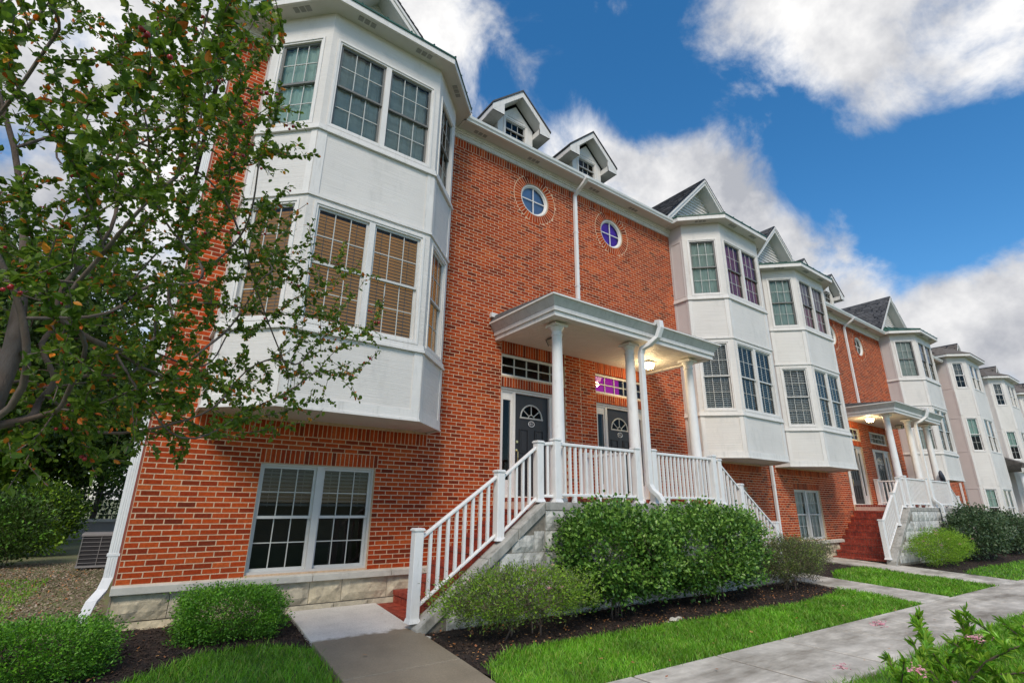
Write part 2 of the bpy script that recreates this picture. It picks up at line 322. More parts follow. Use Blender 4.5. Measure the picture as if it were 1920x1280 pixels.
def tag(o, label=None, cat=None, group=None, kind=None):
    if label: o['label'] = label
    if cat: o['category'] = cat
    if group: o['group'] = group
    if kind: o['kind'] = kind
    return o
class FR:
    def __init__(s, x, y, ux, uy): s.x = x; s.y = y; s.ux = ux; s.uy = uy; s.nx = uy; s.ny = -ux
    def p(s, u, w, z): return (s.x+s.ux*u+s.nx*w, s.y+s.uy*u+s.ny*w, z)
def holes_face(mb, fr, u0, u1, z0, z1, holes, w=0.0, depth=0.1):
    us = sorted({u0, u1, *[h[0] for h in holes], *[h[1] for h in holes]}); zs = sorted({z0, z1, *[h[2] for h in holes], *[h[3] for h in holes]})
    us = [u for u in us if u0 <= u <= u1]; zs = [z for z in zs if z0 <= z <= z1]
    for a, b in zip(us, us[1:]):
        for c, d in zip(zs, zs[1:]):
            m, n = (a+b)/2, (c+d)/2
            if any(h[0] < m < h[1] and h[2] < n < h[3] for h in holes): continue
            mb.quad(fr.p(a, w, c), fr.p(b, w, c), fr.p(b, w, d), fr.p(a, w, d))
    for a, b, c, d in holes:
        e = w-depth
        mb.quad(fr.p(a, w, c), fr.p(a, w, d), fr.p(a, e, d), fr.p(a, e, c)); mb.quad(fr.p(b, w, d), fr.p(b, w, c), fr.p(b, e, c), fr.p(b, e, d))
        mb.quad(fr.p(a, w, d), fr.p(b, w, d), fr.p(b, e, d), fr.p(a, e, d)); mb.quad(fr.p(b, w, c), fr.p(a, w, c), fr.p(a, e, c), fr.p(b, e, c))
def offs(pts, w):
    """offset an open polyline outwards (to the right of travel) by w, mitred"""
    out = []
    n = len(pts)
    for i in range(n):
        ns = []
        for a, b in ((i-1, i), (i, i+1)):
            if a < 0 or b >= n: continue
            dx, dy = pts[b][0]-pts[a][0], pts[b][1]-pts[a][1]; l = math.hypot(dx, dy); ns.append((dy/l, -dx/l))
        if len(ns) == 1: nx, ny = ns[0]; k = 1
        else:
            nx, ny = ns[0][0]+ns[1][0], ns[0][1]+ns[1][1]; l = math.hypot(nx, ny); nx /= l; ny /= l; k = 1/max(.3, nx*ns[0][0]+ny*ns[0][1])
        out.append((pts[i][0]+nx*w*k, pts[i][1]+ny*w*k))
    return out
def strip(mb, pts, w0, w1, z0, z1, zt=None):
    """mitred board following a polyline between offsets w0 (inner) and w1 (outer)"""
    A, B = offs(pts, w0), offs(pts, w1)
    for i in range(len(pts)-1):
        mb.hexa([(*B[i], z0), (*B[i+1], z0), (*A[i+1], z0), (*A[i], z0), (*B[i], z1), (*B[i+1], z1), (*A[i+1], zt or z1), (*A[i], zt or z1)])

# ------------------------------------------------------------------ windows
def copies(me, m, name, parent, locs):
    out = []
    for l in locs:
        o = link(name, me, m, parent); o.location = l; out.append(o)
    return out
def sash_set(win, fr, u0, u1, z0, z1, w, cols, rows, panes, dark, top):
    """one sash: frame, muntins and glass"""
    t = .035; d = .028
    mb = MB(); mb.fbox(fr, u0, u1, w-d, w, z0, z0+t); mb.fbox(fr, u0, u1, w-d, w, z1-t, z1)
    mb.fbox(fr, u0, u0+t, w-d, w, z0+t, z1-t); mb.fbox(fr, u1-t, u1, w-d, w, z0+t, z1-t)
    mb.build('sash', dark, win)
    gu0, gu1, gz0, gz1 = u0+t, u1-t, z0+t, z1-t
    mu = MB(); k = .0065
    for i in range(1, cols):
        u = gu0+(gu1-gu0)*i/cols; mu.fbox(fr, u-k, u+k, w-.022, w-.008, gz0, gz1)
    for j in range(1, rows):
        z = gz0+(gz1-gz0)*j/rows; mu.fbox(fr, gu0, gu1, w-.0225, w-.0085, z-k, z+k)
    if cols*rows > 1: mu.build('muntin_grid', 'muntin', win)
    if panes:
        for i in range(cols):
            for j in range(rows):
                a, b = gu0+(gu1-gu0)*i/cols, gu0+(gu1-gu0)*(i+1)/cols; c, e = gz0+(gz1-gz0)*j/rows, gz0+(gz1-gz0)*(j+1)/rows
                q = MB(); q.quad(fr.p(a, w-.015, c), fr.p(b, w-.015, c), fr.p(b, w-.015, e), fr.p(a, w-.015, e)); q.build('pane', 'glass', win)
    else:
        q = MB(); q.quad(fr.p(gu0, w-.015, gz0), fr.p(gu1, w-.015, gz0), fr.p(gu1, w-.015, gz1), fr.p(gu0, w-.015, gz1)); q.build('pane', 'glass', win)
def dressing(win, fr, u0, u1, z0, z1, w, kind):
    """what hangs behind the glass"""
    if kind is None: return
    name, lo, hi = kind[0], kind[1], kind[2]      # material, lower and upper fraction covered
    a, b = z0+(z1-z0)*lo, z0+(z1-z0)*hi
    if name.startswith('blind'):
        mb = MB(); n = max(3, int((b-a)/.052))
        for i in range(n):
            z = b-(i+.5)*(b-a)/n
            mb.hexa([fr.p(u0, w, z-.016), fr.p(u1, w, z-.016), fr.p(u1, w-.03, z+.012), fr.p(u0, w-.03, z+.012), fr.p(u0, w, z-.013), fr.p(u1, w, z-.013), fr.p(u1, w-.03, z+.015), fr.p(u0, w-.03, z+.015)])
        mb.fbox(fr, u0, u1, w-.04, w+.005, b-.02, b+.02)
        for u in (u0+(u1-u0)*.2, u0+(u1-u0)*.8): mb.fbox(fr, u-.004, u+.004, w+.001, w+.003, a, b)
        mb.build('blind', name, win)
    else:
        mb = MB(); n = 22; ph = random.random()*6
        ps = []
        for i in range(n+1):
            u = u0+(u1-u0)*i/n; ps.append((u, w-.012-.012*math.sin(ph+i*1.35)-.006*math.sin(i*3.1)))
        for (ua, wa), (ub, wb) in zip(ps, ps[1:]): mb.quad(fr.p(ua, wa, a), fr.p(ub, wb, a), fr.p(ub, wb, b), fr.p(ua, wa, b))
        mb.build('curtain', name, win, smooth=True)
def window(parent, fr, u0, u1, z0, z1, units=1, cols=3, rows=2, panes=True, dress=None, casing=True, w=0.0, room='room', frame='trim', sash=('sash', 'sash_dark'), name='window', roomd=.45):
    """double-hung window in an opening u0..u1 x z0..z1; dress = list per unit of dressings"""
    fb = MB(); c = .035
    if casing:
        for q in ((u0-c, u1+c, z1, z1+c), (u0-c, u1+c, z0-c, z0), (u0-c, u0, z0, z1), (u1, u1+c, z0, z1)): fb.fbox(fr, q[0], q[1], w-.01, w+.018, q[2], q[3])
    t = .03
    fb.fbox(fr, u0, u1, w-.09, w+.004, z1-t, z1); fb.fbox(fr, u0, u1, w-.09, w+.008, z0, z0+t); fb.fbox(fr, u0, u0+t, w-.09, w+.004, z0+t, z1-t); fb.fbox(fr, u1-t, u1, w-.09, w+.004, z0+t, z1-t)
    us = [u0+t] ; step = (u1-u0)/units
    for i in range(1, units):
        m = u0+step*i; fb.fbox(fr, m-.045, m+.045, w-.09, w+.006, z0+t, z1-t)
    win = fb.build(name, frame, parent)
    for i in range(units):
        a = u0+step*i+(t if i == 0 else .045); b = u0+step*(i+1)-(t if i == units-1 else .045)
        zm = (z0+z1)/2
        sash_set(win, fr, a, b, zm-.02, z1-t, w-.03, cols, rows, panes, sash[0], True)
        sash_set(win, fr, a, b, z0+t, zm+.02, w-.06, cols, rows, panes, sash[1], False)
        for dr in (dress[i] if dress else []): dressing(win, fr, a, b, z0+t, z1-t, w-.098, dr)
    rb = MB(); e = w-.10-roomd
    rb.quad(fr.p(u0-.2, e, z0-.2), fr.p(u1+.2, e, z0-.2), fr.p(u1+.2, e, z1+.2), fr.p(u0-.2, e, z1+.2))
    for (a, b, c1, d) in ((u0-.2, u0-.2, z0-.2, z1+.2), (u1+.2, u1+.2, z0-.2, z1+.2)): rb.quad(fr.p(a, e, c1), fr.p(a, w-.1, c1), fr.p(a, w-.1, d), fr.p(a, e, d))
    for z in (z0-.2, z1+.2): rb.quad(fr.p(u0-.2, e, z), fr.p(u1+.2, e, z), fr.p(u1+.2, w-.1, z), fr.p(u0-.2, w-.1, z))
    rb.build('interior', room, win)
    return win

# ------------------------------------------------------------------ brickwork
YW = 7.866
CRS = .0663
def brick_rects(xa, xb, zb, zt, holes, circles, soldiers):
    R = []
    n = int(round((zt-zb)/CRS))
    allh = holes + [s[:4] for s in soldiers]
    for r in range(n):
        z0 = zb+r*CRS; zc = z0+CRS/2
        iv = [(xa, xb)]
        cut = [(h[0], h[1]) for h in allh if h[2] < zc < h[3]]
        for cx, cz, rad in circles:
            if abs(zc-cz) < rad: q = math.sqrt(rad*rad-(zc-cz)**2); cut.append((cx-q, cx+q))
        for c0, c1 in cut:
            nv = []
            for a, b in iv:
                if c1 <= a or c0 >= b: nv.append((a, b)); continue
                if c0 > a: nv.append((a, c0))
                if c1 < b: nv.append((c1, b))
            iv = nv
        off = .1015*(r % 2)
        for a, b in iv:
            k = math.floor((a-off)/.203)
            while k*.203+off < b:
                x0, x1 = max(a, k*.203+off)+.0065, min(b, (k+1)*.203+off)-.0065
                if x1-x0 > .025: R.append((x0, x1, z0+.0064, z0+CRS-.0064))
                k += 1
    for s in soldiers:
        x0, x1, z0, z1 = s[:4]; m = max(1, int(round((x1-x0)/CRS))); st = (x1-x0)/m
        for i in range(m): R.append((x0+i*st+.006, x0+(i+1)*st-.006, z0+.006, z1-.006))
    return R
def brick_mesh(name, R, y, proud=None):
    n = len(R); A = np.array(R); j = rng.uniform(-.0012, .0008, n); f = y+j; bk = np.full(n, y+.016)
    x0, x1, z0, z1 = A.T
    V = np.stack([np.stack([x0, f, z0], 1), np.stack([x1, f, z0], 1), np.stack([x1, f, z1], 1), np.stack([x0, f, z1], 1),
                  np.stack([x0, bk, z0], 1), np.stack([x1, bk, z0], 1), np.stack([x1, bk, z1], 1), np.stack([x0, bk, z1], 1)], 1).reshape(-1, 3)
    q = np.array([[0, 1, 2, 3], [0, 4, 5, 1], [3, 2, 6, 7], [0, 3, 7, 4], [1, 5, 6, 2]])
    F = (np.arange(n)[:, None, None]*8 + q[None]).reshape(-1, 4)
    return np_mesh(name, V, F)

# ------------------------------------------------------------------ ground
def gz(X, Y):
    Yc = min(max(Y, 3.9), 7.8); t = min(max((Y-3.9)/2.5, 0), 1)
    return -1.45-0.047*(7.8-Yc) - min(max(0, X-3), 45)*(0.011*(1-t)+0.0035*t)
def axis(lo, hi, fine0, fine1, st):
    a = list(np.arange(fine0, fine1+1e-6, st)); x = fine1; s_ = st
    while x < hi: s_ *= 1.5; x = min(hi, x+s_); a.append(x)
    x = fine0; s_ = st
    while x > lo: s_ *= 1.5; x = max(lo, x-s_); a.insert(0, x)
    return a
gxs, gys = axis(-900, 1500, -4, 40, .8), axis(-900, 1200, 0, 9, .45)
mb = MB(); nx = len(gxs)
for y in gys:
    for x in gxs: mb.v.append((x, y, gz(x, y)-.04))
for j in range(len(gys)-1):
    for i in range(nx-1): mb.f.append((j*nx+i, j*nx+i+1, (j+1)*nx+i+1, (j+1)*nx+i))
tag(mb.build('ground', 'soil', smooth=True), kind='structure')

def inpoly(P, poly):
    x, y = P[:, 0], P[:, 1]; r = np.zeros(len(P), bool); n = len(poly)
    for i in range(n):
        (x0, y0), (x1, y1) = poly[i], poly[(i+1) % n]
        if y0 == y1: continue
        c = ((y0 > y) != (y1 > y)) & (x < (x1-x0)*(y-y0)/(y1-y0)+x0); r ^= c
    return r
def sample_poly(poly, n):
    a = np.array(poly); lo, hi = a.min(0), a.max(0); out = []
    while sum(map(len, out)) < n:
        P = rng.uniform(lo, hi, (n*2, 2)); out.append(P[inpoly(P, poly)])
    return np.concatenate(out)[:n]
def area(poly):
    return abs(sum(poly[i][0]*poly[(i+1) % len(poly)][1]-poly[(i+1) % len(poly)][0]*poly[i][1] for i in range(len(poly))))/2
GZ = np.vectorize(gz)
def sheet(name, poly, dz, m, bumpy=0.0, st=.28):
    """ground-hugging sheet of small cells inside a polygon, edges irregular"""
    import bmesh
    bm = bmesh.new(); vs_ = [bm.verts.new((x, y, 0)) for x, y in poly]; bm.faces.new(vs_)
    a = np.array(poly)
    for ax in (0, 1):
        k = a[:, ax].min()+st
        while k < a[:, ax].max():
            co = [0, 0, 0]; no = [0, 0, 0]; co[ax] = k; no[ax] = 1
            bmesh.ops.bisect_plane(bm, geom=bm.verts[:]+bm.edges[:]+bm.faces[:], plane_co=co, plane_no=no); k += st
    for v in bm.verts: v.co.z = gz(v.co.x, v.co.y)+dz+random.uniform(-bumpy, bumpy)
    me = bpy.data.meshes.new(name); bm.to_mesh(me); bm.free()
    for p in me.polygons:
        if p.normal.z < 0: p.flip()
    return link(name, me, m, smooth=bumpy > 0)
MULCH = [('front', [(3.15, 4.62), (3.3, 4.95), (3.75, 5.2), (5.5, 5.14), (8.26, 5.07), (10.2, 5.02), (11.9, 5.2), (12.5, 5.5), (12.4, 6.22), (11.6, 6.3), (3.3, 6.3), (3.08, 6.0)]),
         ('left', [(-1.6, 5.9), (.05, 5.95), (.33, 6.1), (.89, 6.62), (1.47, 6.62), (1.95, 6.3), (2.0, 7.85), (-1.4, 7.85)]),
         ('mid', [(13.45, 5.95), (14.5, 6.42), (15.6, 6.62), (16.65, 6.55), (16.65, 7.85), (13.45, 7.85)]),
         ('right', [(18.3, 6.2), (19.2, 5.02), (20.5, 5.18), (24, 5.1), (33, 5.2), (40, 5.3), (40, 7.0), (33.3, 7.5), (25.0, 6.2)])]
LAWN = [('front', [(3.02, 3.98), (12.52, 4.0), (12.45, 5.45), (11.9, 5.2), (10.2, 5.02), (8.26, 5.07), (5.5, 5.14), (3.75, 5.2), (3.3, 4.95), (3.15, 4.62)], 4200),
        ('left', [(-5, 3.98), (1.78, 3.98), (1.9, 6.3), (1.47, 6.62), (.89, 6.62), (.33, 6.1), (.05, 5.95), (-1.6, 5.9), (-5, 5.6)], 2600),
        ('mid', [(13.98, 4.0), (17.5, 3.92), (16.6, 6.5), (15.6, 6.58), (14.5, 6.38), (13.5, 5.9)], 3000),
        ('right', [(19.3, 3.9), (40, 3.9), (40, 5.3), (33, 5.2), (24, 5.1), (20.5, 5.18), (19.25, 5.0)], 1300),
        ('verge', [(-6, -6), (40, -6), (40, 2.70), (-6, 2.70)], 0)]
def edge_jag(poly, a=.05, st=.25):
    out = []
    for i in range(len(poly)):
        p, q = Vector(poly[i]), Vector(poly[(i+1) % len(poly)]); n = max(1, int((q-p).length/st)) if (q-p).length < 12 else 1
        for k in range(n):
            r_ = p.lerp(q, k/n); out.append((r_.x+(random.uniform(-a, a) if k else 0), r_.y+(random.uniform(-a, a) if k else 0)))
    return out
def quads_on(P, dz, L, Wd, tilt, name, m, parent=None, kind='stuff'):
    """small flat chips or fallen leaves lying about"""
    n = len(P); z = GZ(P[:, 0], P[:, 1])+dz
    th = rng.uniform(0, 2*math.pi, n); a = np.stack([np.cos(th), np.sin(th), rng.normal(0, tilt, n)], 1)*rng.uniform(.5, 1.2, n)[:, None]*L
    b = np.stack([-np.sin(th), np.cos(th), rng.normal(0, tilt, n)], 1)*rng.uniform(.5, 1.2, n)[:, None]*Wd
    c = np.stack([P[:, 0], P[:, 1], z+rng.uniform(0, .02, n)], 1)
    V = np.stack([c-a-b, c+a-b, c+a+b, c-a+b], 1).reshape(-1, 3); F = np.arange(4*n).reshape(-1, 4)
    return link(name, np_mesh(name, V, F), m, parent, kind=kind)
for nm, poly in MULCH:
    o = sheet('mulch_bed', edge_jag(poly, .03), .012, 'mulch', .012); tag(o, kind='structure')
    P = sample_poly(poly, int(area(poly)*(1500 if nm in ('front', 'left') else 500)))
    o = quads_on(P, .014, .016, .005, .35, 'mulch_chips', 'chip'); tag(o, 'dark brown bark chips covering the %s planting bed' % {'front': 'long porch', 'left': 'corner', 'mid': 'middle', 'right': 'farther'}[nm], 'mulch')
BP = {}
def blades(name, poly, dens, hmin, hmax, m, label):
    n = int(area(poly)*dens); P = sample_poly(poly, n)
    d = np.hypot(P[:, 0], P[:, 1]); keep = rng.random(n) < np.clip((7.0/d)**1.2, .12, 1); P = P[keep]; d = d[keep]; n = len(P)
    P = P+rng.normal(0, .03, P.shape); z = GZ(P[:, 0], P[:, 1])+.005; th = rng.uniform(0, 2*math.pi, n); h = rng.uniform(hmin, hmax, n)*(1+.25*np.sin(P[:, 0]*3.1)*np.sin(P[:, 1]*4.3)); w_ = rng.uniform(.0022, .004, n)*np.clip(d/5, 1, 3)
    ax = np.stack([np.cos(th), np.sin(th), 0*th], 1); ln = rng.normal(0, .42, (n, 2)); top = np.concatenate([ln*h[:, None], h[:, None]], 1)
    c = np.stack([P[:, 0], P[:, 1], z], 1)
    V = np.stack([c-ax*w_[:, None], c+ax*w_[:, None], c+top*.55+ax*w_[:, None]*.7, c+top*1.0*[1.25, 1.25, .93], c+top*.55-ax*w_[:, None]*.7], 1).reshape(-1, 3)
    i = np.arange(n)[:, None]*5
    F3 = np.concatenate([i+[0, 1, 2], i+[0, 2, 4], i+[4, 2, 3]], 0)
    tag(link(name, np_mesh(name, V, F3), m, kind='stuff'), label, 'grass')
for nm, poly, dens in LAWN:
    o = sheet('lawn', edge_jag(poly, .025), .004, 'grass_ground', .004, .5 if nm != 'verge' else 4); tag(o, kind='structure')
    if dens: blades('grass_blades', poly, dens, .035, .085, 'grass', {'front': 'bright green grass strip between porch bed and pavement', 'left': 'bright green grass patch left of the path', 'mid': 'bright green grass patch between the two farther paths', 'right': 'bright green grass strip beyond the farthest path'}[nm])
blades('grass_blades', [(-1, 1.6), (13, 1.6), (13, 2.71), (-1, 2.71)], 1800, .05, .11, 'grass', 'longer green grass on the near verge of the pavement')
blades('grass_blades', [(-4.5, 7.9), (-1.0, 7.9), (-.9, 13.5), (-5, 14)], 700, .02, .06, 'grass', 'sparse grass beside the end wall of the row')

def slab(parent, poly, dz, m, th=.10, name='slab'):
    """one cast slab with a rounded arris"""
    top = [(x, y, gz(x, y)+dz) for x, y in poly]
    mbx = MB(); n = len(top); mbx.v = [(x, y, z-th) for x, y, z in top]+top
    mbx.f = [tuple(reversed(range(n))), tuple(range(n, 2*n))]+[(i, (i+1) % n, n+(i+1) % n, n+i) for i in range(n)]
    return mbx.build(name, m, parent, bevel=.010)
sw = empty('sidewalk'); tag(sw, kind='structure')
x = -8.2; JX = 5.78-1.41*10
for k in range(42):
    a, b = JX+k*1.41, JX+(k+1)*1.41
    if k: q = MB(); zj = gz(a, 3)+.028; q.box(a-.026, a+.026, 2.725, 3.955, zj-.05, zj); q.build('joint', 'gravel_joint', sw)
    slab(sw, [(a+.021, 2.72), (b-.021, 2.72), (b-.021, 3.96), (a+.021, 3.96)], .035, 'concrete')
pa = empty('entrance_path'); tag(pa, kind='structure')
for (ya, xa0, xa1), (yb, xb0, xb1) in zip([(7.80, 1.99, 3.21), (6.42, 1.93, 3.15), (5.115, 1.86, 3.09), ], [(6.425, 1.93, 3.15), (5.13, 1.86, 3.09), (3.975, 1.80, 3.02)]):
    if ya == 6.42: continue
    yb2 = 5.13 if ya == 7.80 else yb
    x0, x1 = (1.86, 3.09) if ya == 7.80 else (xb0, xb1)
    slab(pa, [(xa0, ya), (x0, yb2), (x1, yb2), (xa1, ya)], .05, 'path_concrete', .16)
q = MB(); q.box(1.87, 3.08, 5.105, 5.14, gz(2, 5.12)-.06, gz(2, 5.12)+.040); q.build('joint', 'gravel_joint', pa)
pb = empty('entrance_path'); tag(pb, kind='structure')
slab(pb, [(12.54, 3.975), (13.98, 3.975), (13.72, 5.0), (12.38, 5.0)], .04, 'concrete'); slab(pb, [(12.38, 5.008), (13.72, 5.008), (13.45, 6.2), (12.2, 6.2)], .04, 'concrete'); slab(pb, [(11.62, 6.208), (13.45, 6.208), (13.45, 7.79), (11.62, 7.79)], .045, 'concrete')
pc = empty('entrance_path'); tag(pc, kind='structure')
slab(pc, [(17.55, 3.965), (19.25, 3.965), (18.85, 4.8), (17.2, 4.8)], .04, 'concrete'); slab(pc, [(17.2, 4.808), (18.85, 4.808), (18.25, 6.15), (16.75, 6.15)], .04, 'concrete'); slab(pc, [(16.75, 6.158), (18.2, 6.158), (18.2, 7.79), (16.75, 7.79)], .045, 'concrete')
# fallen leaves
for nm, poly in MULCH[:2]:
    tag(quads_on(sample_poly(poly, 1100 if nm == 'front' else 160), .03, .013, .008, .3, 'fallen_leaves', 'litter'), 'orange and brown leaves fallen on the %s bed' % ('long porch' if nm == 'front' else 'corner'), 'leaves')
tag(quads_on(sample_poly([(1.9, 4), (3.1, 4), (3.2, 7.6), (2, 7.6)], 12), .052, .02, .014, .1, 'fallen_leaves', 'litter'), 'a few orange leaves lying on the nearest entrance path', 'leaves')
tag(quads_on(sample_poly([(3, 2.8), (12, 2.8), (12, 5), (3, 5)], 60), .05, .018, .012, .2, 'fallen_leaves', 'litter'), 'brown leaves scattered on pavement and grass strip', 'leaves')
tag(quads_on(sample_poly([(-5, 9), (-.5, 9), (-.3, 16), (-5, 17)], 2600), -.035, .018, .012, .3, 'fallen_leaves', 'litter'), 'brown leaf litter around the air conditioner', 'leaves')

mat('gravel', None, 0.9, 0.3, 20, island=[(.22, .18, .13), (.33, .28, .21), (.15, .12, .085), (.27, .20, .13), (.40, .35, .28)])
tag(quads_on(sample_poly([(-2.6, 7.9), (-.02, 7.9), (.0, 17), (-3.5, 17)], 16000), -.036, .014, .010, .35, 'gravel_litter', 'gravel'), 'brown gravel and leaf litter along the end wall', 'gravel')
# ------------------------------------------------------------------ stone blocks
def rock(parent, fr, u0, u1, z0, z1, w, m, name='stone_block', amp=.03, nu=None):
    nu = nu or max(3, int((u1-u0)/.09)); nz = max(3, int((z1-z0)/.08)); mbx = MB(); a, b = u0+.004, u1-.004; c, d = z0+.004, z1-.004
    for j in range(nz+1):
        for i in range(nu+1):
            e = 0 if i in (0, nu) or j in (0, nz) else random.uniform(.25, 1)*amp+.008
            mbx.v.append(fr.p(a+(b-a)*i/nu+(0 if i in (0, nu) else random.uniform(-.012, .012)), w+e, c+(d-c)*j/nz+(0 if j in (0, nz) else random.uniform(-.012, .012))))
    k = nu+1
    for j in range(nz):
        for i in range(nu): mbx.f.append((j*k+i, j*k+i+1, (j+1)*k+i+1, (j+1)*k+i))
    n = len(mbx.v); mbx.v += [fr.p(u, w-.08, z) for u, z in ((a, c), (b, c), (b, d), (a, d))]
    B = [0, nu, nz*k+nu, nz*k]
    edges = [list(range(0, nu+1)), [j*k+nu for j in range(nz+1)], [nz*k+i for i in range(nu, -1, -1)], [j*k for j in range(nz, -1, -1)]]
    for e, (p, q) in zip(edges, ((0, 1), (1, 2), (2, 3), (3, 0))): mbx.f.append(tuple(e[::-1]+[n+p, n+q]))
    return mbx.build(name, m, parent)
FAC = FR(0, YW, 1, 0)

# ------------------------------------------------------------------ pipes
def rect_pipe(mbx, path, side, hw, hd):
    b = len(mbx.v); P = [Vector(p) for p in path]; sd = Vector(side)
    for i, p in enumerate(P):
        t = (P[min(i+1, len(P)-1)]-P[max(i-1, 0)]).normalized(); c = t.cross(sd).normalized()
        for a_, c_ in ((-1, -1), (1, -1), (1, 1), (-1, 1)): mbx.v.append(tuple(p+sd*hw*a_+c*hd*c_))
    for i in range(len(P)-1):
        for k in range(4): mbx.f.append((b+i*4+k, b+i*4+(k+1) % 4, b+(i+1)*4+(k+1) % 4, b+(i+1)*4+k))
    mbx.f.append((b+3, b+2, b+1, b)); e = b+4*(len(P)-1); mbx.f.append((e, e+1, e+2, e+3))
def downspout(parent, path, side=(1, 0, 0), hw=.042, hd=.034, straps=()):
    mbx = MB(); rect_pipe(mbx, path, side, hw, hd)
    # raised ribs along the straight runs
    for p, q in zip(path, path[1:]):
        if abs(p[2]-q[2]) > .8:
            for k in (-.45, 0, .45): mbx.box(p[0]+k*hw-.004, p[0]+k*hw+.004, p[1]-hd-.004, p[1]-hd+.002, min(p[2], q[2]), max(p[2], q[2]))
    o = mbx.build('downspout', 'pvc', parent, bevel=.006)
    for z, x, y in straps:
        s_ = MB(); s_.box(x-hw-.012, x+hw+.012, y-hd-.006, y+hd+.01, z-.014, z+.014); s_.build('strap', 'pvc', o)
    return o

# ------------------------------------------------------------------ roofs
def shingles(name, parent, p, eu, ev, lu, lv, m, nrm, row=.145, tab=.31, base='black'):
    """courses of tabs on a slope: p = lower corner, eu along the eave, ev up the slope"""
    p, eu, ev, nrm = Vector(p), Vector(eu).normalized(), Vector(ev).normalized(), Vector(nrm).normalized()
    V = []; n = int(lv/row)
    for r in range(n):
        off = random.uniform(0, tab); u = -off
        while u < lu:
            a, b = max(0, u), min(lu, u+tab*random.uniform(.75, 1.2)); u = u+tab
            b = min(b, u, lu)
            if b-a < .03: continue
            lift = random.uniform(.014, .022)
            q = [p+eu*uu+ev*vv+nrm*hh for uu, vv, hh in ((a, r*row-.01, lift), (b-.006, r*row-.01, lift), (b-.006, (r+1)*row, .004), (a, (r+1)*row, .004))]
            V += q+[q[0]-nrm*.014, q[1]-nrm*.014, q[1], q[0]]
    V = [tuple(v) for v in V]; F = np.arange(len(V)).reshape(-1, 4)
    o = link(name, np_mesh(name, V, F), m, parent, kind='stuff')
    return o
def gable(house, c, zt, yf=7.55, half=2.1, rise=2.33, sl=.98, m='shingle', siding='siding', back=10.6, wall_y=7.87):
    zA = zt+rise; zE = zA-half*sl; th = .06
    g = MB()
    for s_ in (-1, 1):
        g.hexa([(c, yf-.03, zA-th), (c+s_*half, yf-.03, zE-th), (c+s_*half, back, zE-th), (c, back, zA-th), (c, yf-.03, zA), (c+s_*half, yf-.03, zE), (c+s_*half, back, zE), (c, back, zA)])
    g = g.build('gable_roof', 'black', house)
    L = math.hypot(half, half*sl)
    for s_ in (-1, 1):
        shingles('shingle', g, (c+s_*half, yf-.04, zE), (0, 1, 0), (-s_*half, 0, half*sl), back-yf+.04, L, m, (s_*sl, 0, 1))
    for s_ in (-1, 1):      # rake boards, soffits
        b = MB(); dx = .0
        b.hexa([(c, yf-.02, zA-th-.19), (c+s_*half, yf-.02, zE-th-.19), (c+s_*half, yf+.02, zE-th-.19), (c, yf+.02, zA-th-.19), (c, yf-.02, zA-th-.003), (c+s_*half, yf-.02, zE-th-.003), (c+s_*half, yf+.02, zE-th-.003), (c, yf+.02, zA-th-.003)])
        b.hexa([(c, yf-.045, zA-th-.075), (c+s_*half, yf-.045, zE-th-.075), (c+s_*half, yf-.021, zE-th-.075), (c, yf-.021, zA-th-.075), (c, yf-.045, zA-th-.002), (c+s_*half, yf-.045, zE-th-.002), (c+s_*half, yf-.021, zE-th-.002), (c, yf-.021, zA-th-.002)])
        b.build('rake_board', 'trim', g)
        b = MB(); b.hexa([(c, yf+.021, zA-th-.20), (c+s_*half, yf+.021, zE-th-.20), (c+s_*half, wall_y+.02, zE-th-.20), (c, wall_y+.02, zA-th-.20), (c, yf+.021, zA-th-.17), (c+s_*half, yf+.021, zE-th-.17), (c+s_*half, wall_y+.02, zE-th-.17), (c, wall_y+.02, zA-th-.17)])
        b.build('rake_soffit', 'soffit', g)
    # lap siding, one board each
    bk = MB(); bk.prism([(c-half+.1, wall_y+.05, zt-.05), (c+half-.1, wall_y+.05, zt-.05), (c, wall_y+.05, zA-.2)], (0, .03, 0)); bk.build('gable_wall', 'black', g)
    z = zt+.02; zi = zA-th-.2; st = .115
    while z < zi-.05:
        ha = min(half-.05, (zi-z)/sl); hb = max(.01, (zi-z-st)/sl) if zi-z-st > 0 else .01; hb = min(hb, half-.05)
        b = MB(); b.hexa([(c-ha, wall_y, z), (c+ha, wall_y, z), (c+ha, wall_y+.04, z), (c-ha, wall_y+.04, z), (c-hb, wall_y+.026, z+st), (c+hb, wall_y+.026, z+st), (c+hb, wall_y+.04, z+st), (c-hb, wall_y+.04, z+st)])
        b.build('siding_board', siding, g); z += st
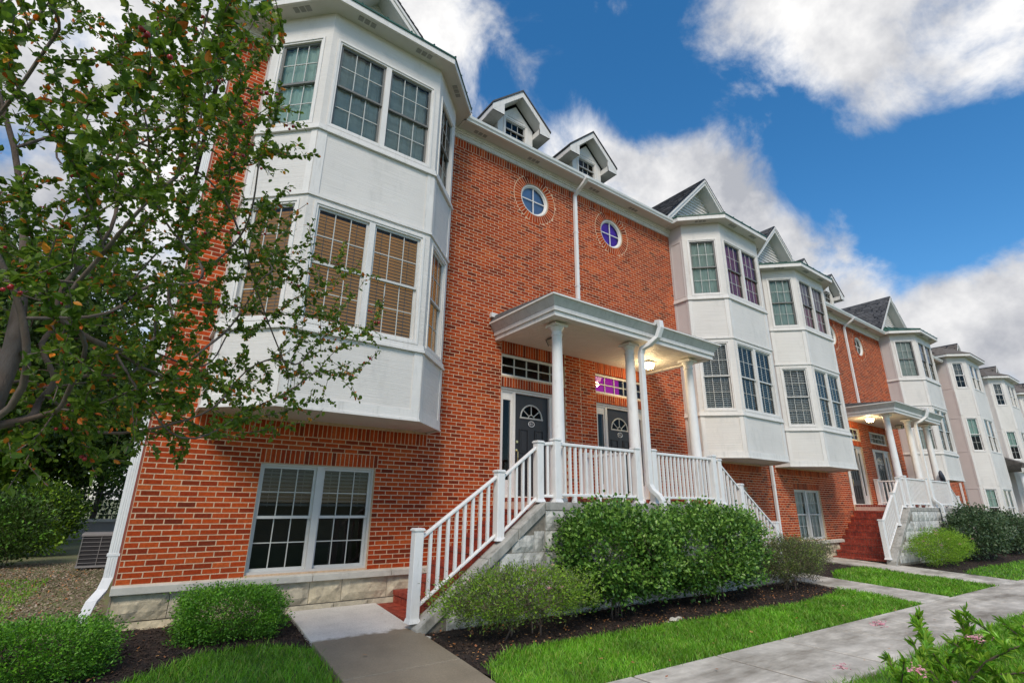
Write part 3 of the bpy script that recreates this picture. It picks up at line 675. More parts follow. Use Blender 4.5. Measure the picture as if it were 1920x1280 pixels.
def dormer(house, c, zt, panes=True, m='shingle'):
    zA, zE, hw, yf, yw = zt+2.64, zt+1.79, .90, 8.35, 8.66; sl = (zA-zE)/hw
    b = MB(); fr = FR(c-.55, yw, 1, 0)
    wz0, wz1 = zt+1.30, zt+1.84
    holes_face(b, fr, 0, 1.10, zt+1.0, zE+.02, [(.55-.34, .55+.34, wz0, wz1)], 0, .08)
    b.poly([(c-.55, yw, zE+.02), (c+.55, yw, zE+.02), (c, yw, zE+.02+.55*sl)])
    for s_ in (-1, 1): b.quad((c+s_*.55, yw, zt+.9), (c+s_*.55, 10.6, zt+.9), (c+s_*.55, 10.6, zE+.02), (c+s_*.55, yw, zE+.02))
    d = b.build('dormer', 'trim', house)
    # small moulded triangle above the window
    t_ = MB(); t_.prism([(c-.26, yw-.012, zE+.13), (c+.26, yw-.012, zE+.13), (c+.12, yw-.012, zE+.30), (c-.12, yw-.012, zE+.30)], (0, .011, 0)); t_.build('raised_panel', 'siding', d)
    r_ = MB(); th = .05
    for s_ in (-1, 1):
        r_.hexa([(c, yf-.02, zA-th), (c+s_*(hw+.02), yf-.02, zE-th), (c+s_*(hw+.02), 11.0, zE-th), (c, 11.0, zA-th), (c, yf-.02, zA), (c+s_*(hw+.02), yf-.02, zE), (c+s_*(hw+.02), 11.0, zE), (c, 11.0, zA)])
    r_.build('dormer_roof', 'shingle', d)
    for s_ in (-1, 1):
        q = MB()
        q.hexa([(c, yf, zA-th-.17), (c+s_*hw, yf, zE-th-.17), (c+s_*hw, yf+.03, zE-th-.17), (c, yf+.03, zA-th-.17), (c, yf, zA-th-.002), (c+s_*hw, yf, zE-th-.002), (c+s_*hw, yf+.03, zE-th-.002), (c, yf+.03, zA-th-.002)])
        q.build('rake_board', 'trim', d)
        q = MB(); q.hexa([(c, yf+.031, zA-th-.16), (c+s_*hw, yf+.031, zE-th-.16), (c+s_*hw, yw, zE-th-.16), (c, yw, zA-th-.16), (c, yf+.031, zA-th-.13), (c+s_*hw, yf+.031, zE-th-.13), (c+s_*hw, yw, zE-th-.13), (c, yw, zA-th-.13)])
        q.build('rake_soffit', 'soffit', d)
        x0, x1 = sorted((c+s_*.56, c+s_*(hw-.004)))
        q = MB(); q.box(x0, x1, yf+.004, 10.4, zE-th-.17, zE-th-.01); q.prism([(c+s_*.56, yf+.002, zE-th-.17), (c+s_*.56, yf+.002, zE-th+.16), (c+s_*(hw-.01), yf+.002, zE-th-.17)], (0, .028, 0)); q.build('eave_box', 'trim', d)
    w_ = window(house, fr, .55-.34, .55+.34, wz0, wz1, 1, 3, 1, panes, dress=[[]], roomd=.5, name='dormer_window')
    return d

# ------------------------------------------------------------------ bay
def bay_pts(c, yf=6.71, ya=7.43, yw=YW, h=.96, H=1.68): return [(c-H, yw), (c-H, ya), (c-h, yf), (c+h, yf), (c+H, ya), (c+H, yw)]
def bay(house, c, zb, zt, floors, panes, body='siding', ret='panel_grey', pts=None, bands=True, vents=True, sashes=(('sash', 'sash_dark'), ('vinyl_grey', 'vinyl_grey')), aw=.36):
    P = pts or bay_pts(c)
    frs = []
    for a, b in zip(P, P[1:]):
        l = math.hypot(b[0]-a[0], b[1]-a[1]); frs.append((FR(a[0], a[1], (b[0]-a[0])/l, (b[1]-a[1])/l), l))
    core = MB(); core.poly([(x, y, zb+.02) for x, y in reversed(P)])
    strip(core, P, -.25, -.02, zb+.012, zb+.03)
    bo = core.build('bay_window', 'soffit', house)
    wins = []
    for i, (fr, l) in enumerate(frs):
        holes = []
        for fl in floors:
            if i == 2: holes.append((l/2-.83, l/2+.83, fl['z0'], fl['z1'])); wins.append((i, holes[-1], 2, fl, fl['front']))
            elif i in (1, 3): holes.append((l/2-aw, l/2+aw, fl['z0'], fl['z1'])); wins.append((i, holes[-1], 1, fl, fl['left'] if i == 1 else fl['right']))
        mbx = MB(); holes_face(mbx, fr, 0, l, zb, zt+.03, holes, 0, .10); mbx.build('face_panel', ret if i in (0, 4) else body, bo)
    # boards
    def board(name, w0, w1, z0, z1, m='trim'):
        q = MB(); strip(q, P, w0, w1, z0, z1); return q.build(name, m, bo)
    if bands:
        board('skirt_board', .002, .018, zb, zb+.15); board('drip_edge', .004, .034, zb-.012, zb+.018)
    zones = []
    prev = zb+.15
    for fl in floors:
        zs = fl['z0']-.13
        if bands:
            board('sill_band', .002, .022, zs-.0, zs+.085); board('sill_nosing', .004, .045, zs-.022, zs+.012)
        zones.append((prev, zs-.022)); prev = fl['z1']+.13
        if bands and fl is not floors[-1]: board('head_band', .002, .026, fl['z1']+.10, fl['z1']+.145)
        if fl is not floors[-1]: prev = fl['z1']+.145
    for z0, z1 in zones:       # corner boards each side of the bends, in the plain panels
        for i, (fr, l) in enumerate(frs):
            for u0, u1 in ((0, .13), (l-.13, l)):
                if i in (0, 4): u0, u1 = (0, .06) if u0 == 0 else (l-.06, l)
                if i in (1, 3): u0, u1 = (u0+.004, u0+.10) if u0 == 0 else (u1-.10, u1-.004)
                q = MB(); q.fbox(fr, u0, u1, .001, .013, z0+.002, z1-.002); q.build('corner_board', 'trim' if i not in (0, 4) else ret, bo)
    for fl in floors:          # board joint lines and raised panels on the returns
        for i in (0, 4):
            fr, l = frs[i]; q = MB()
            for a, b, c_, d in ((.05, .075, fl['z0']-.03, fl['z1']+.02), (l-.075, l-.05, fl['z0']-.03, fl['z1']+.02), (.075, l-.075, fl['z0']-.03, fl['z0']-.005), (.075, l-.075, fl['z1']-.005, fl['z1']+.02)): q.fbox(fr, a, b, .001, .012, c_, d)
            q.build('panel_moulding', ret, bo)
    for i, h, n, fl, dr in wins:
        window(house, frs[i][0], h[0], h[1], h[2], h[3], n, fl.get('cols', 3) if n == 1 else fl.get('fcols', 3), 2, panes, dr, room=fl.get('room', 'room'), sash=fl.get('sash', ('sash', 'sash')))
    # eave of the bay: soffit, fascia, vents
    ov = .27
    so = MB(); Q = offs(P, ov); so.poly([(x, y, zt+.004) for x, y in reversed(Q)]); so = so.build('bay_soffit', 'soffit', house)
    fa = MB(); strip(fa, P, ov-.02, ov+.012, zt-.012, zt+.105); fa.build('fascia', 'trim', so)
    if vents:
        for i in (1, 2, 3):
            fr, l = frs[i]
            for cu in ([l/2] if i != 2 else [l*.24, l*.78]):
                for k in (-1, 0, 1):
                    v = MB(); v.fbox(fr, cu+k*.105-.04, cu+k*.105+.04, .10, .19, zt-.004, zt+.002); v.build('vent', 'vent', so)
    return P, frs, so
def hip_cap(house, P, zt, ov, m, run=1.0, rise=.42, seams=True, base_z=.105):
    """low roof over a bay, rising from its eave to the wall"""
    A = offs(P, ov+.03); T = offs(P, -.45); T = [(x, max(y, 7.5)) for x, y in T]
    mbx = MB(); z0 = zt+base_z
    for i in range(len(P)-1):
        mbx.quad((*A[i], z0+.03), (*A[i+1], z0+.03), (*T[i+1], z0+rise), (*T[i], z0+rise))
        mbx.quad((*A[i], z0), (*A[i+1], z0), (*A[i+1], z0+.03), (*A[i], z0+.03))
    mbx.poly([(x, y, z0) for x, y in reversed(A)])
    o = mbx.build('bay_roof', m, house)
    if seams:
        for i in range(1, len(P)-2):
            l = math.hypot(A[i+1][0]-A[i][0], A[i+1][1]-A[i][1]); n = max(1, int(l/.42))
            for k in range(n+1):
                t = k/n; a = Vector((*A[i], z0+.03)).lerp(Vector((*A[i+1], z0+.03)), t); b = Vector((*T[i], z0+rise)).lerp(Vector((*T[i+1], z0+rise)), t)
                q = MB(); q.tube([a+Vector((0, 0, .012)), b+Vector((0, 0, .012))], [.017, .012], 5); q.build('seam', m, o)
    else:
        pass
    return o

# ------------------------------------------------------------------ houses
UNIT_BRICK = MB()
UNIT_BRICK.hexa([(-.0950, 0, -.02675), (.0950, 0, -.02675), (.0950, .016, -.02675), (-.0950, .016, -.02675), (-.0950, 0, .02675), (.0950, 0, .02675), (.0950, .016, .02675), (-.0950, .016, .02675)])
UNIT_BRICK = UNIT_BRICK.mesh('brick')
def text_mesh(txt, size):
    cu = bpy.data.curves.new('number', 'FONT'); cu.body = txt; cu.size = size; cu.align_x = 'CENTER'; cu.align_y = 'CENTER'; cu.extrude = .001
    o = bpy.data.objects.new('tmp', cu); COL.objects.link(o); bpy.context.view_layer.update()
    me = bpy.data.meshes.new_from_object(o.evaluated_get(bpy.context.evaluated_depsgraph_get())); bpy.data.objects.remove(o); bpy.data.curves.remove(cu)
    return me
def doorway(house, x0, x1, number, m='door_paint', hand=-1, detail=True):
    """entrance in the brick opening x0..x1: casing, two sidelights, panelled door with fanlight"""
    fr = FR(x0, YW, 1, 0); W_ = x1-x0; c = W_/2; dw = .435
    f = MB(); wo_ = -.06
    f.fbox(fr, 0, W_, -.15, wo_, 2.085, 2.17); f.fbox(fr, 0, W_, -.15, wo_+.03, 2.13, 2.165)
    for u0, u1 in ((0, .07), (W_-.07, W_)): f.fbox(fr, u0, u1, -.15, wo_, .13, 2.085)
    for u in (c-dw-.035, c+dw+.035): f.fbox(fr, u-.035, u+.035, -.15, wo_, .13, 2.085)
    for a, b in ((.07, c-dw-.07), (c+dw+.07, W_-.07)):
        f.fbox(fr, a, b, -.15, wo_-.02, 1.93, 2.085); f.fbox(fr, a, b, -.15, wo_-.02, .13, .42)
        f.fbox(fr, a, a+.035, -.15, wo_-.02, .42, 1.93); f.fbox(fr, b-.035, b, -.15, wo_-.02, .42, 1.93)
    f.fbox(fr, .07, W_-.07, -.17, -.04, .10, .13)
    d0 = f.build('door_frame', 'trim', house)
    for a, b in ((.105, c-dw-.105), (c+dw+.105, W_-.105)):
        g = MB(); g.quad(fr.p(a, -.10, .42), fr.p(b, -.10, .42), fr.p(b, -.10, 1.93), fr.p(a, -.10, 1.93)); g.build('sidelight', 'glass', d0)
    g = MB(); g.fbox(fr, 0, W_, -.62, -.6, .1, 2.17); g.build('interior', 'room', d0)
    d = MB(); wd = -.112
    fz = 1.62; R = .27
    # slab with a half-round hole for the fanlight
    d.fbox(fr, c-dw+.003, c+dw-.003, wd-.04, wd, .135, fz)
    n = 20; arc = [(c-R*math.cos(math.pi*k/n), fz+R*math.sin(math.pi*k/n)) for k in range(n+1)]
    out = [(c-dw+.003, fz)]+[(c-dw+.003+(2*dw-.006)*k/n, 2.083) for k in range(n+1)][0:0]
    for k in range(n):
        (ua, za), (ub, zb_) = arc[k], arc[k+1]
        oa = (c-dw+.003, 2.083) if k < n//2 else (c+dw-.003, 2.083)
        d.poly([fr.p(ua, wd, za), fr.p(ub, wd, zb_), fr.p(*[oa[0], wd, oa[1]])][::-1])
    d.poly([fr.p(c-dw+.003, wd, fz), fr.p(c-R, wd, fz), fr.p(c-dw+.003, wd, 2.083)]); d.poly([fr.p(c+R, wd, fz), fr.p(c+dw-.003, wd, fz), fr.p(c+dw-.003, wd, 2.083)])
    d.poly([fr.p(c-dw+.003, wd, 2.083), fr.p(c, wd, fz+R), fr.p(c+dw-.003, wd, 2.083)])
    door = d.build('door', m, house)
    if not detail: return
    for sx_ in (-1, 1):
        for z0, z1 in ((.93, 1.40), (.28, .76)):
            a, b = sorted((c+sx_*.085, c+sx_*.30)); q = MB(); t = .018
            for e in ((a, b, z0, z0+t), (a, b, z1-t, z1), (a, a+t, z0+t, z1-t), (b-t, b, z0+t, z1-t)): q.fbox(fr, e[0], e[1], wd-.001, wd+.016, e[2], e[3])
            q.fbox(fr, a+.05, b-.05, wd-.001, wd+.006, z0+.05, z1-.05); q.build('door_panel', m, door, bevel=.003)
    q = MB(); q.tube([fr.p(u, wd+.004, z) for u, z in arc], [.016]*len(arc), 6); q.tube([fr.p(c-R-.02, wd+.006, fz), fr.p(c+R+.02, wd+.006, fz)], [.018, .018], 6)
    for th in (38, 90, 142): q.tube([fr.p(c+.07*math.cos(math.radians(th)), wd, fz+.07*math.sin(math.radians(th))), fr.p(c+R*math.cos(math.radians(th)), wd, fz+R*math.sin(math.radians(th)))], [.010, .010], 5)
    hub = [(c-.075*math.cos(math.pi*k/8), fz+.075*math.sin(math.pi*k/8)) for k in range(9)]; q.tube([fr.p(u, wd, z) for u, z in hub], [.011]*9, 5)
    q.build('fanlight_rim', 'muntin', door)
    q = MB(); q.poly([fr.p(u, wd-.012, z) for u, z in arc]); q.build('fanlight', 'glass_dull', door)
    # handle set
    hx = c+hand*.37
    q = MB(); q.tube([fr.p(hx, wd, 1.14), fr.p(hx, wd+.03, 1.14)], [.03, .026], 12); q.build('deadbolt', 'brass', door)
    q = MB(); q.tube([fr.p(hx, wd, .98), fr.p(hx, wd+.012, .98)], [.028, .028], 12); q.tube([fr.p(hx, wd+.01, .97), fr.p(hx, wd+.055, .95), fr.p(hx, wd+.06, .84), fr.p(hx, wd+.045, .74), fr.p(hx, wd+.004, .71)], [.012, .011, .011, .010, .014], 8); q.build('handle', 'brass', door)
    # oval number plate
    zc = 1.515; q = MB(); el = [(.075*math.cos(2*math.pi*k/24), .052*math.sin(2*math.pi*k/24)) for k in range(25)]
    q.tube([fr.p(c+a, wd+.006, zc+b) for a, b in el], [.0075]*25, 5, cap=False); pl = q.build('number_plate', 'plate_white', door)
    q = MB(); q.poly([fr.p(c+a, wd+.003, zc+b) for a, b in el[:-1]]); q.build('plate_face', 'black', pl) if 0 else None
    t = link('number', text_mesh(number, .058), 'plate_white', door); t.rotation_euler = (math.pi/2, 0, 0); t.location = fr.p(c, wd+.004, zc)

def round_window(house, cx, cz, backing):
    R = .385; b = MB(); n = 36
    fr = FAC
    b2 = MB()
    for k in range(44):        # ring of bricks on end
        a0, a1 = 2*math.pi*(k+.10)/44, 2*math.pi*(k+.90)/44; r0, r1 = .403, .585; j = random.uniform(-.001, .002)
        pt = lambda r, a, w: (cx+r*math.cos(a), YW-w, cz+r*math.sin(a))
        b2.hexa([pt(r0, a0, -.09), pt(r0, a1, -.09), pt(r1, a1, -.02), pt(r1, a0, -.02), pt(r0, a0, .0+j), pt(r0, a1, .0+j), pt(r1, a1, .0+j), pt(r1, a0, .0+j)])
    ring = b2.build('brick_ring', 'brick', house)
    for k in range(n):
        a0, a1 = 2*math.pi*k/n, 2*math.pi*(k+1)/n
        sq = lambda a: .62/max(abs(math.cos(a)), abs(math.sin(a)))
        p = lambda r, a, w=-.0018: (cx+r*math.cos(a), YW-w, cz+r*math.sin(a))
        b.quad(p(.40, a0), p(.40, a1), p(sq(a1), a1), p(sq(a0), a0)); b.quad(p(.40, a0), p(.40, a0, -.11), p(.40, a1, -.11), p(.40, a1))
    b.build('round_reveal', 'mortar', ring)
    w_ = MB(); el = lambda r, w: [(cx+r*math.cos(2*math.pi*k/n), YW-w, cz+r*math.sin(2*math.pi*k/n)) for k in range(n+1)]
    w_.tube(el(.375, -.05), [.032]*(n+1), 8, cap=False); w_.tube(el(.345, -.07), [.022]*(n+1), 6, cap=False)
    wn_ = w_.build('round_window', 'trim', house, smooth=True)
    q = MB(); q.fbox(fr, cx-.012, cx+.012, -.085, -.065, cz-.35, cz+.35); q.fbox(fr, cx-.35, cx+.35, -.086, -.066, cz-.012, cz+.012); q.build('muntin_grid', 'trim', wn_)
    q = MB(); q.poly([(cx+.35*math.cos(2*math.pi*k/n), YW+.08, cz+.35*math.sin(2*math.pi*k/n)) for k in range(n)]); q.build('pane', 'glass', wn_)
    q = MB(); q.poly([(cx+.40*math.cos(2*math.pi*k/n), YW+.12, cz+.40*math.sin(2*math.pi*k/n)) for k in range(n)]); q.build('lining', backing, wn_)

def house(label, ox, sx, zt, floors, number, backing, transom_room, gdress, panes=True, xend=None, nbrick=300, door_m='door_paint', xstart=None):
    X = lambda s_: ox+sx*s_
    h = empty('townhouse', (ox, YW, -1.45)); tag(h, label, 'house', 'brick townhouses in the row')
    off = Vector((-ox, -YW, 1.45))
    before = set(COL.objects)
    xa, xb = sorted((X(0), X(7.475)))
    if xend: xb = xend
    if xstart is not None: xa = xstart
    c = X(2.155)
    so = lambda a, b: tuple(sorted((X(a), X(b))))
    w0, w1 = so(1.35, 2.995); d0, d1 = so(5.365, 7.015); cx = X(6.215); zf = zt-.195
    sn = lambda z: -.955+round((z+.955)/CRS)*CRS
    zf = sn(zf)
    H = [(w0, w1, -.935, .504), (d0, d1, -3, 2.17), (d0, d1, 2.385, 2.85), (c-1.66, c+1.66, 1.12, 9), (xa-1, c-1.66, zf, 9), (c+1.66, xb+1, zf, 9)]
    c3 = 3*CRS
    SOL = [(w0-.03, w1+.03, sn(.504), sn(.504)+c3), (c-1.70, c+1.70, sn(1.11)-c3, sn(1.11)), (xa, c-1.66, zf-c3, zf), (c+1.66, xb, zf-c3, zf), (d0, d1, sn(2.17), sn(2.385)), (d0-.0, d1+.0, sn(2.85), sn(3.09))]
    Rr = brick_rects(xa, xb, -.955, zf, H, [(cx, 6.64-(7.53-zt), .60)], SOL)
    wall = MB()
    holes_face(wall, FAC, xa, xb, -1.0, zt+.1, [(w0, w1, -.935, .504), (d0, d1, .1, 2.17), (d0, d1, 2.385, 2.85), (cx-.62, cx+.62, 6.02-(7.53-zt), 7.26-(7.53-zt))], -.0018, .12)
    wo_ = wall.build('brick_wall', 'mortar', h)
    q = MB(); q.quad((xa, YW+.03, -1.75), (xb, YW+.03, -1.75), (xb, YW+.03, -1.0), (xa, YW+.03, -1.0)); q.build('foundation', 'gravel_joint', h)
    full = [r for r in Rr if abs(r[1]-r[0]-.190) < .001 and abs(r[3]-r[2]-.0535) < .001]
    full.sort(key=lambda r: (r[0]**2*1.3+r[2]**2*1.2)); solo = set(full[:nbrick])
    for r in full[:nbrick]:
        o = link('brick', UNIT_BRICK, 'brick', wo_); o.location = ((r[0]+r[1])/2, YW+random.uniform(-.0012, .0008), (r[2]+r[3])/2)
    rest = [r for r in Rr if r not in solo]
    link('brickwork', brick_mesh('brickwork', rest, YW), 'brick', wo_, kind='stuff')
    # base course and foundation
    u = xa-.03
    while u < xb-.01:
        e = min(xb+.0, u+1.22*random.uniform(.8, 1.1))
        q = MB(); q.hexa([(u+.003, YW-.062, -1.055), (e-.003, YW-.062, -1.055), (e-.003, YW+.02, -1.055), (u+.003, YW+.02, -1.055), (u+.003, YW-.062, -.972), (e-.003, YW-.062, -.972), (e-.003, YW+.02, -.953), (u+.003, YW+.02, -.953)])
        q.build('sill_stone', 'limestone', h, bevel=.006); u = e
    for z0, z1, sft in ((-1.35, -1.058, 0), (-1.66, -1.356, .3)):
        u = xa-.02-sft
        while u < xb-.02:
            e = u+.60*random.uniform(.75, 1.15); a, b = max(xa-.02, u), min(xb, e); u = e
            if b-a < .08 or (d0-1.4 < a and b < d1+1.4): continue
            rock(h, FAC, a, b, z0, z1, -.02, 'stone')
    # ground-floor window
    window(h, FAC, w0, w1, -.935, .504, 2, 3, 2, panes, gdress, casing=False, w=-.055, frame='vinyl_grey', sash=('vinyl_grey', 'vinyl_grey'))
    # transom
    fr = FR(d0, YW, 1, 0); W_ = d1-d0; q = MB(); t = .045
    for e in ((0, W_, 2.385, 2.385+t), (0, W_, 2.85-t-.02, 2.85), (0, t, 2.43, 2.785), (W_-t, W_, 2.43, 2.785)): q.fbox(fr, e[0], e[1], -.10, -.045, e[2], e[3])
    tr = q.build('transom_window', 'trim', h)
    q = MB()
    for i in range(1, 5): u = t+(W_-2*t)*i/5; q.fbox(fr, u-.012, u+.012, -.09, -.065, 2.43, 2.785)
    q.fbox(fr, t, W_-t, -.089, -.064, 2.597, 2.619); q.build('muntin_grid', 'muntin', tr)
    for i in range(5):
        for z0, z1 in ((2.43, 2.608), (2.608, 2.785)):
            a, b = t+(W_-2*t)*i/5, t+(W_-2*t)*(i+1)/5; g = MB(); g.quad(fr.p(a, -.078, z0), fr.p(b, -.078, z0), fr.p(b, -.078, z1), fr.p(a, -.078, z1)); g.build('pane', 'glass', tr)
    g = MB(); g.quad(fr.p(-.1, -.9, 2.3), fr.p(W_+.1, -.9, 2.3), fr.p(W_+.1, -.9, 3.4), fr.p(-.1, -.9, 3.4)); g.quad(fr.p(-.1, -.12, 3.35), fr.p(W_+.1, -.12, 3.35), fr.p(W_+.1, -.9, 3.35), fr.p(-.1, -.9, 3.35)); g.build('interior', transom_room, tr)
    doorway(h, d0, d1, number, door_m, -sx if False else -1, panes or True)
    round_window(h, cx, 6.64-(7.53-zt), backing)
    # bay, its roof and gable
    P, frs, so_ = bay(h, c, 1.12, zt, floors, panes)
    hip_cap(h, P, zt, .27, 'green_metal')
    gable(h, c, zt)
    dormer(h, cx, zt, panes)
    # eaves either side of the bay
    segs = [(xa-(.32 if xstart is None and ox < 1 else 0), c-1.93), (c+1.93, xb)]
    for a, b in segs:
        if b-a < .05: continue
        ev = MB(); gu = MB()
        ev.box(a, b, 7.52, YW, zt+.004, zt+.03)
        prof = [(7.53, zt-.012), (7.485, zt-.012), (7.475, zt+.02), (7.45, zt+.045), (7.437, zt+.095), (7.45, zt+.10), (7.53, zt+.10)]
        gu.prism([(a, y, z) for y, z in prof], (b-a, 0, 0)); ev.build('soffit', 'soffit', h); gu.build('gutter', 'gutter', h)
        for k in range(int((b-a)/1.45)+1):
            xv = a+.5+k*1.45
            if xv < b-.3:
                for j in (-1, 0, 1):
                    v = MB(); v.box(xv+j*.11-.042, xv+j*.11+.042, 7.64, 7.73, zt-.001, zt+.006); v.build('vent', 'vent', h)
    for a, b in ((xa, c-1.68), (c+1.68, xb)):
        fz_ = MB(); dn = MB()
        fz_.box(a, b, YW-.03, YW+.01, zf+.0, zt+.004); fz_.box(a, b, YW-.075, YW-.03, zt-.06, zt+.003); fz_.box(a, b, YW-.05, YW-.031, zt-.10, zt-.061)
        k = a
        while k < b-.04: dn.box(k, k+.035, YW-.042, YW-.031, zf+.02, zf+.062); k += .07
        fz_.build('frieze_board', 'trim', h); dn.build('dentil_strip', 'trim', h, kind='stuff')
    rf = MB(); z0 = zt+.11; yr, zr = 12.6, zt+.11+.95*5.2
    rf.quad((xa-.3, 7.47, z0-.02), (xb, 7.47, z0-.02), (xb, yr, zr), (xa-.3, yr, zr)); rf.quad((xa-.3, yr, zr), (xb, yr, zr), (xb, 17.8, z0), (xa-.3, 17.8, z0)); rf.build('main_roof', 'shingle', h)
    if ox < 1:      # exposed end wall
        e = MB(); e.poly([(xa, YW+.004, -1.7), (xa, YW+.004, zt+.1), (xa, 12.6, zr-.15), (xa, 17.3, zt+.1), (xa, 17.3, -1.7)]); e.build('end_wall', 'side_brick', h)
    bk = MB(); bk.quad((xa, 17.3, -1.7), (xb, 17.3, -1.7), (xb, 17.3, zt), (xa, 17.3, zt)); bk.build('rear_wall', 'side_brick', h)
    for o in COL.objects:      # children were written in scene coordinates: hang them on the house's base point
        if o not in before and o.parent == h and o is not h: o.location = Vector(o.location)+off
    return h

BL, CU = 'blind', 'curtain'
def fl2(up_left, up_front, lo_left, lo_front, up_right=None, lo_right=None, lo_room='room', zs=((2.285, 4.04), (5.405, 7.02))):
    return [dict(z0=zs[0][0], z1=zs[0][1], left=[lo_left], front=lo_front, right=[lo_right or lo_left], room=lo_room, sash=('vinyl_grey', 'vinyl_grey')),
            dict(z0=zs[1][0], z1=zs[1][1], left=[up_left], front=up_front, right=[up_right or up_left], sash=('sash_dark', 'sash_dark'))]
TE = ('curtain_teal', 0, 1)
G, GR, MA, MV = ('curtain_green', 0, 1), ('curtain_grey', 0, 1), ('curtain_maroon', 0, 1), ('curtain_mauve', 0, 1)
BT, BG = ('blind_tan', 0, .99), ('blind_grey', 0, .99)
HALF = [[('blind_dim', .60, .99)], [('blind_dim', .60, .99)]]
h1 = house('brick end townhouse with white bay partly hidden by the crabapple tree', .055, 1, 7.53,
           fl2([G], [[GR], [GR]], [BT], [[BT], [BT]], [('curtain_grey', .0, .3)], [('blind_tan', 0, .99)], 'room_warm'), '817', 'blue_reflection', 'room', HALF)
h2 = house('brick townhouse with purple round window and maroon bay curtains above the blinds', 15.005, -1, 7.53,
           fl2([TE], [[MA], [MA]], [BG], [[BG], [BG]]), '815', 'purple_paper', 'magenta_glow', [[BG], [BG]], door_m='door_brown')
h3 = house('brick townhouse with white bay next to the party downspout, second porch at its right', 14.895, 1, 7.33,
           fl2([TE], [[('curtain_mauve', .45, 1), ('curtain_maroon', 0, .45)], [('curtain_mauve', .45, 1), ('curtain_maroon', 0, .45)]], [BG], [[BG], [BG, ]]), '813', 'room', 'room', [[GR], [GR]], nbrick=200, xstart=15.006)
h4 = house('brick townhouse farthest along, its white bay beside the all-white row', 29.845, -1, 7.33,
           fl2([GR], [[('curtain_mauve', .5, 1)], [('curtain_mauve', .5, 1)]], [GR], [[None and GR or ('curtain_grey', .7, 1)], [('curtain_grey', .7, 1)]]), '811', 'room', 'purple_paper', [[GR], [GR]], xend=33.4, nbrick=0)
def hang(hs, ox):   # children added later in scene coordinates
    hs.location = Vector(hs.location)+Vector((-ox, -YW, 1.45))
hang(downspout(h1, [(7.50, 7.40, 7.56), (7.50, 7.40, 7.50), (7.50, 7.50, 7.42), (7.48, 7.70, 7.31), (7.48, 7.815, 7.20), (7.48, 7.815, 7.0), (7.48, 7.815, 3.62)], straps=[(6.2, 7.48, 7.815), (4.8, 7.48, 7.815)]), .055)
hang(downspout(h1, [(-.02, 7.905, 7.50), (-.02, 7.905, 7.2), (-.02, 7.905, -.86), (-.05, 7.86, -1.0), (-.12, 7.74, -1.10), (-.15, 7.70, -1.20), (-.15, 7.70, -1.47)], side=(1, 0, 0), hw=.05, hd=.04, straps=[(-.62, -.02, 7.905), (1.4, -.02, 7.905)]), .055)
hang(downspout(h2, [(14.98, 7.80, 7.4), (14.98, 7.80, 5), (14.98, 7.80, -.82), (15.02, 7.76, -.92), (15.12, 7.66, -1.05), (15.14, 7.64, -1.40)], straps=[(.6, 14.98, 7.8), (-.7, 14.98, 7.8)]), 15.005)
hang(downspout(h3, [(22.34, 7.40, 7.34), (22.34, 7.40, 7.28), (22.34, 7.50, 7.20), (22.32, 7.70, 7.09), (22.32, 7.815, 6.98), (22.32, 7.815, 6.8), (22.32, 7.815, 3.62)], straps=[(5.2, 22.32, 7.815)]), 14.895)
hang(downspout(h4, [(32.5, 7.80, 1.2), (32.5, 7.80, .5), (32.5, 7.80, -1.4)]), 29.845)

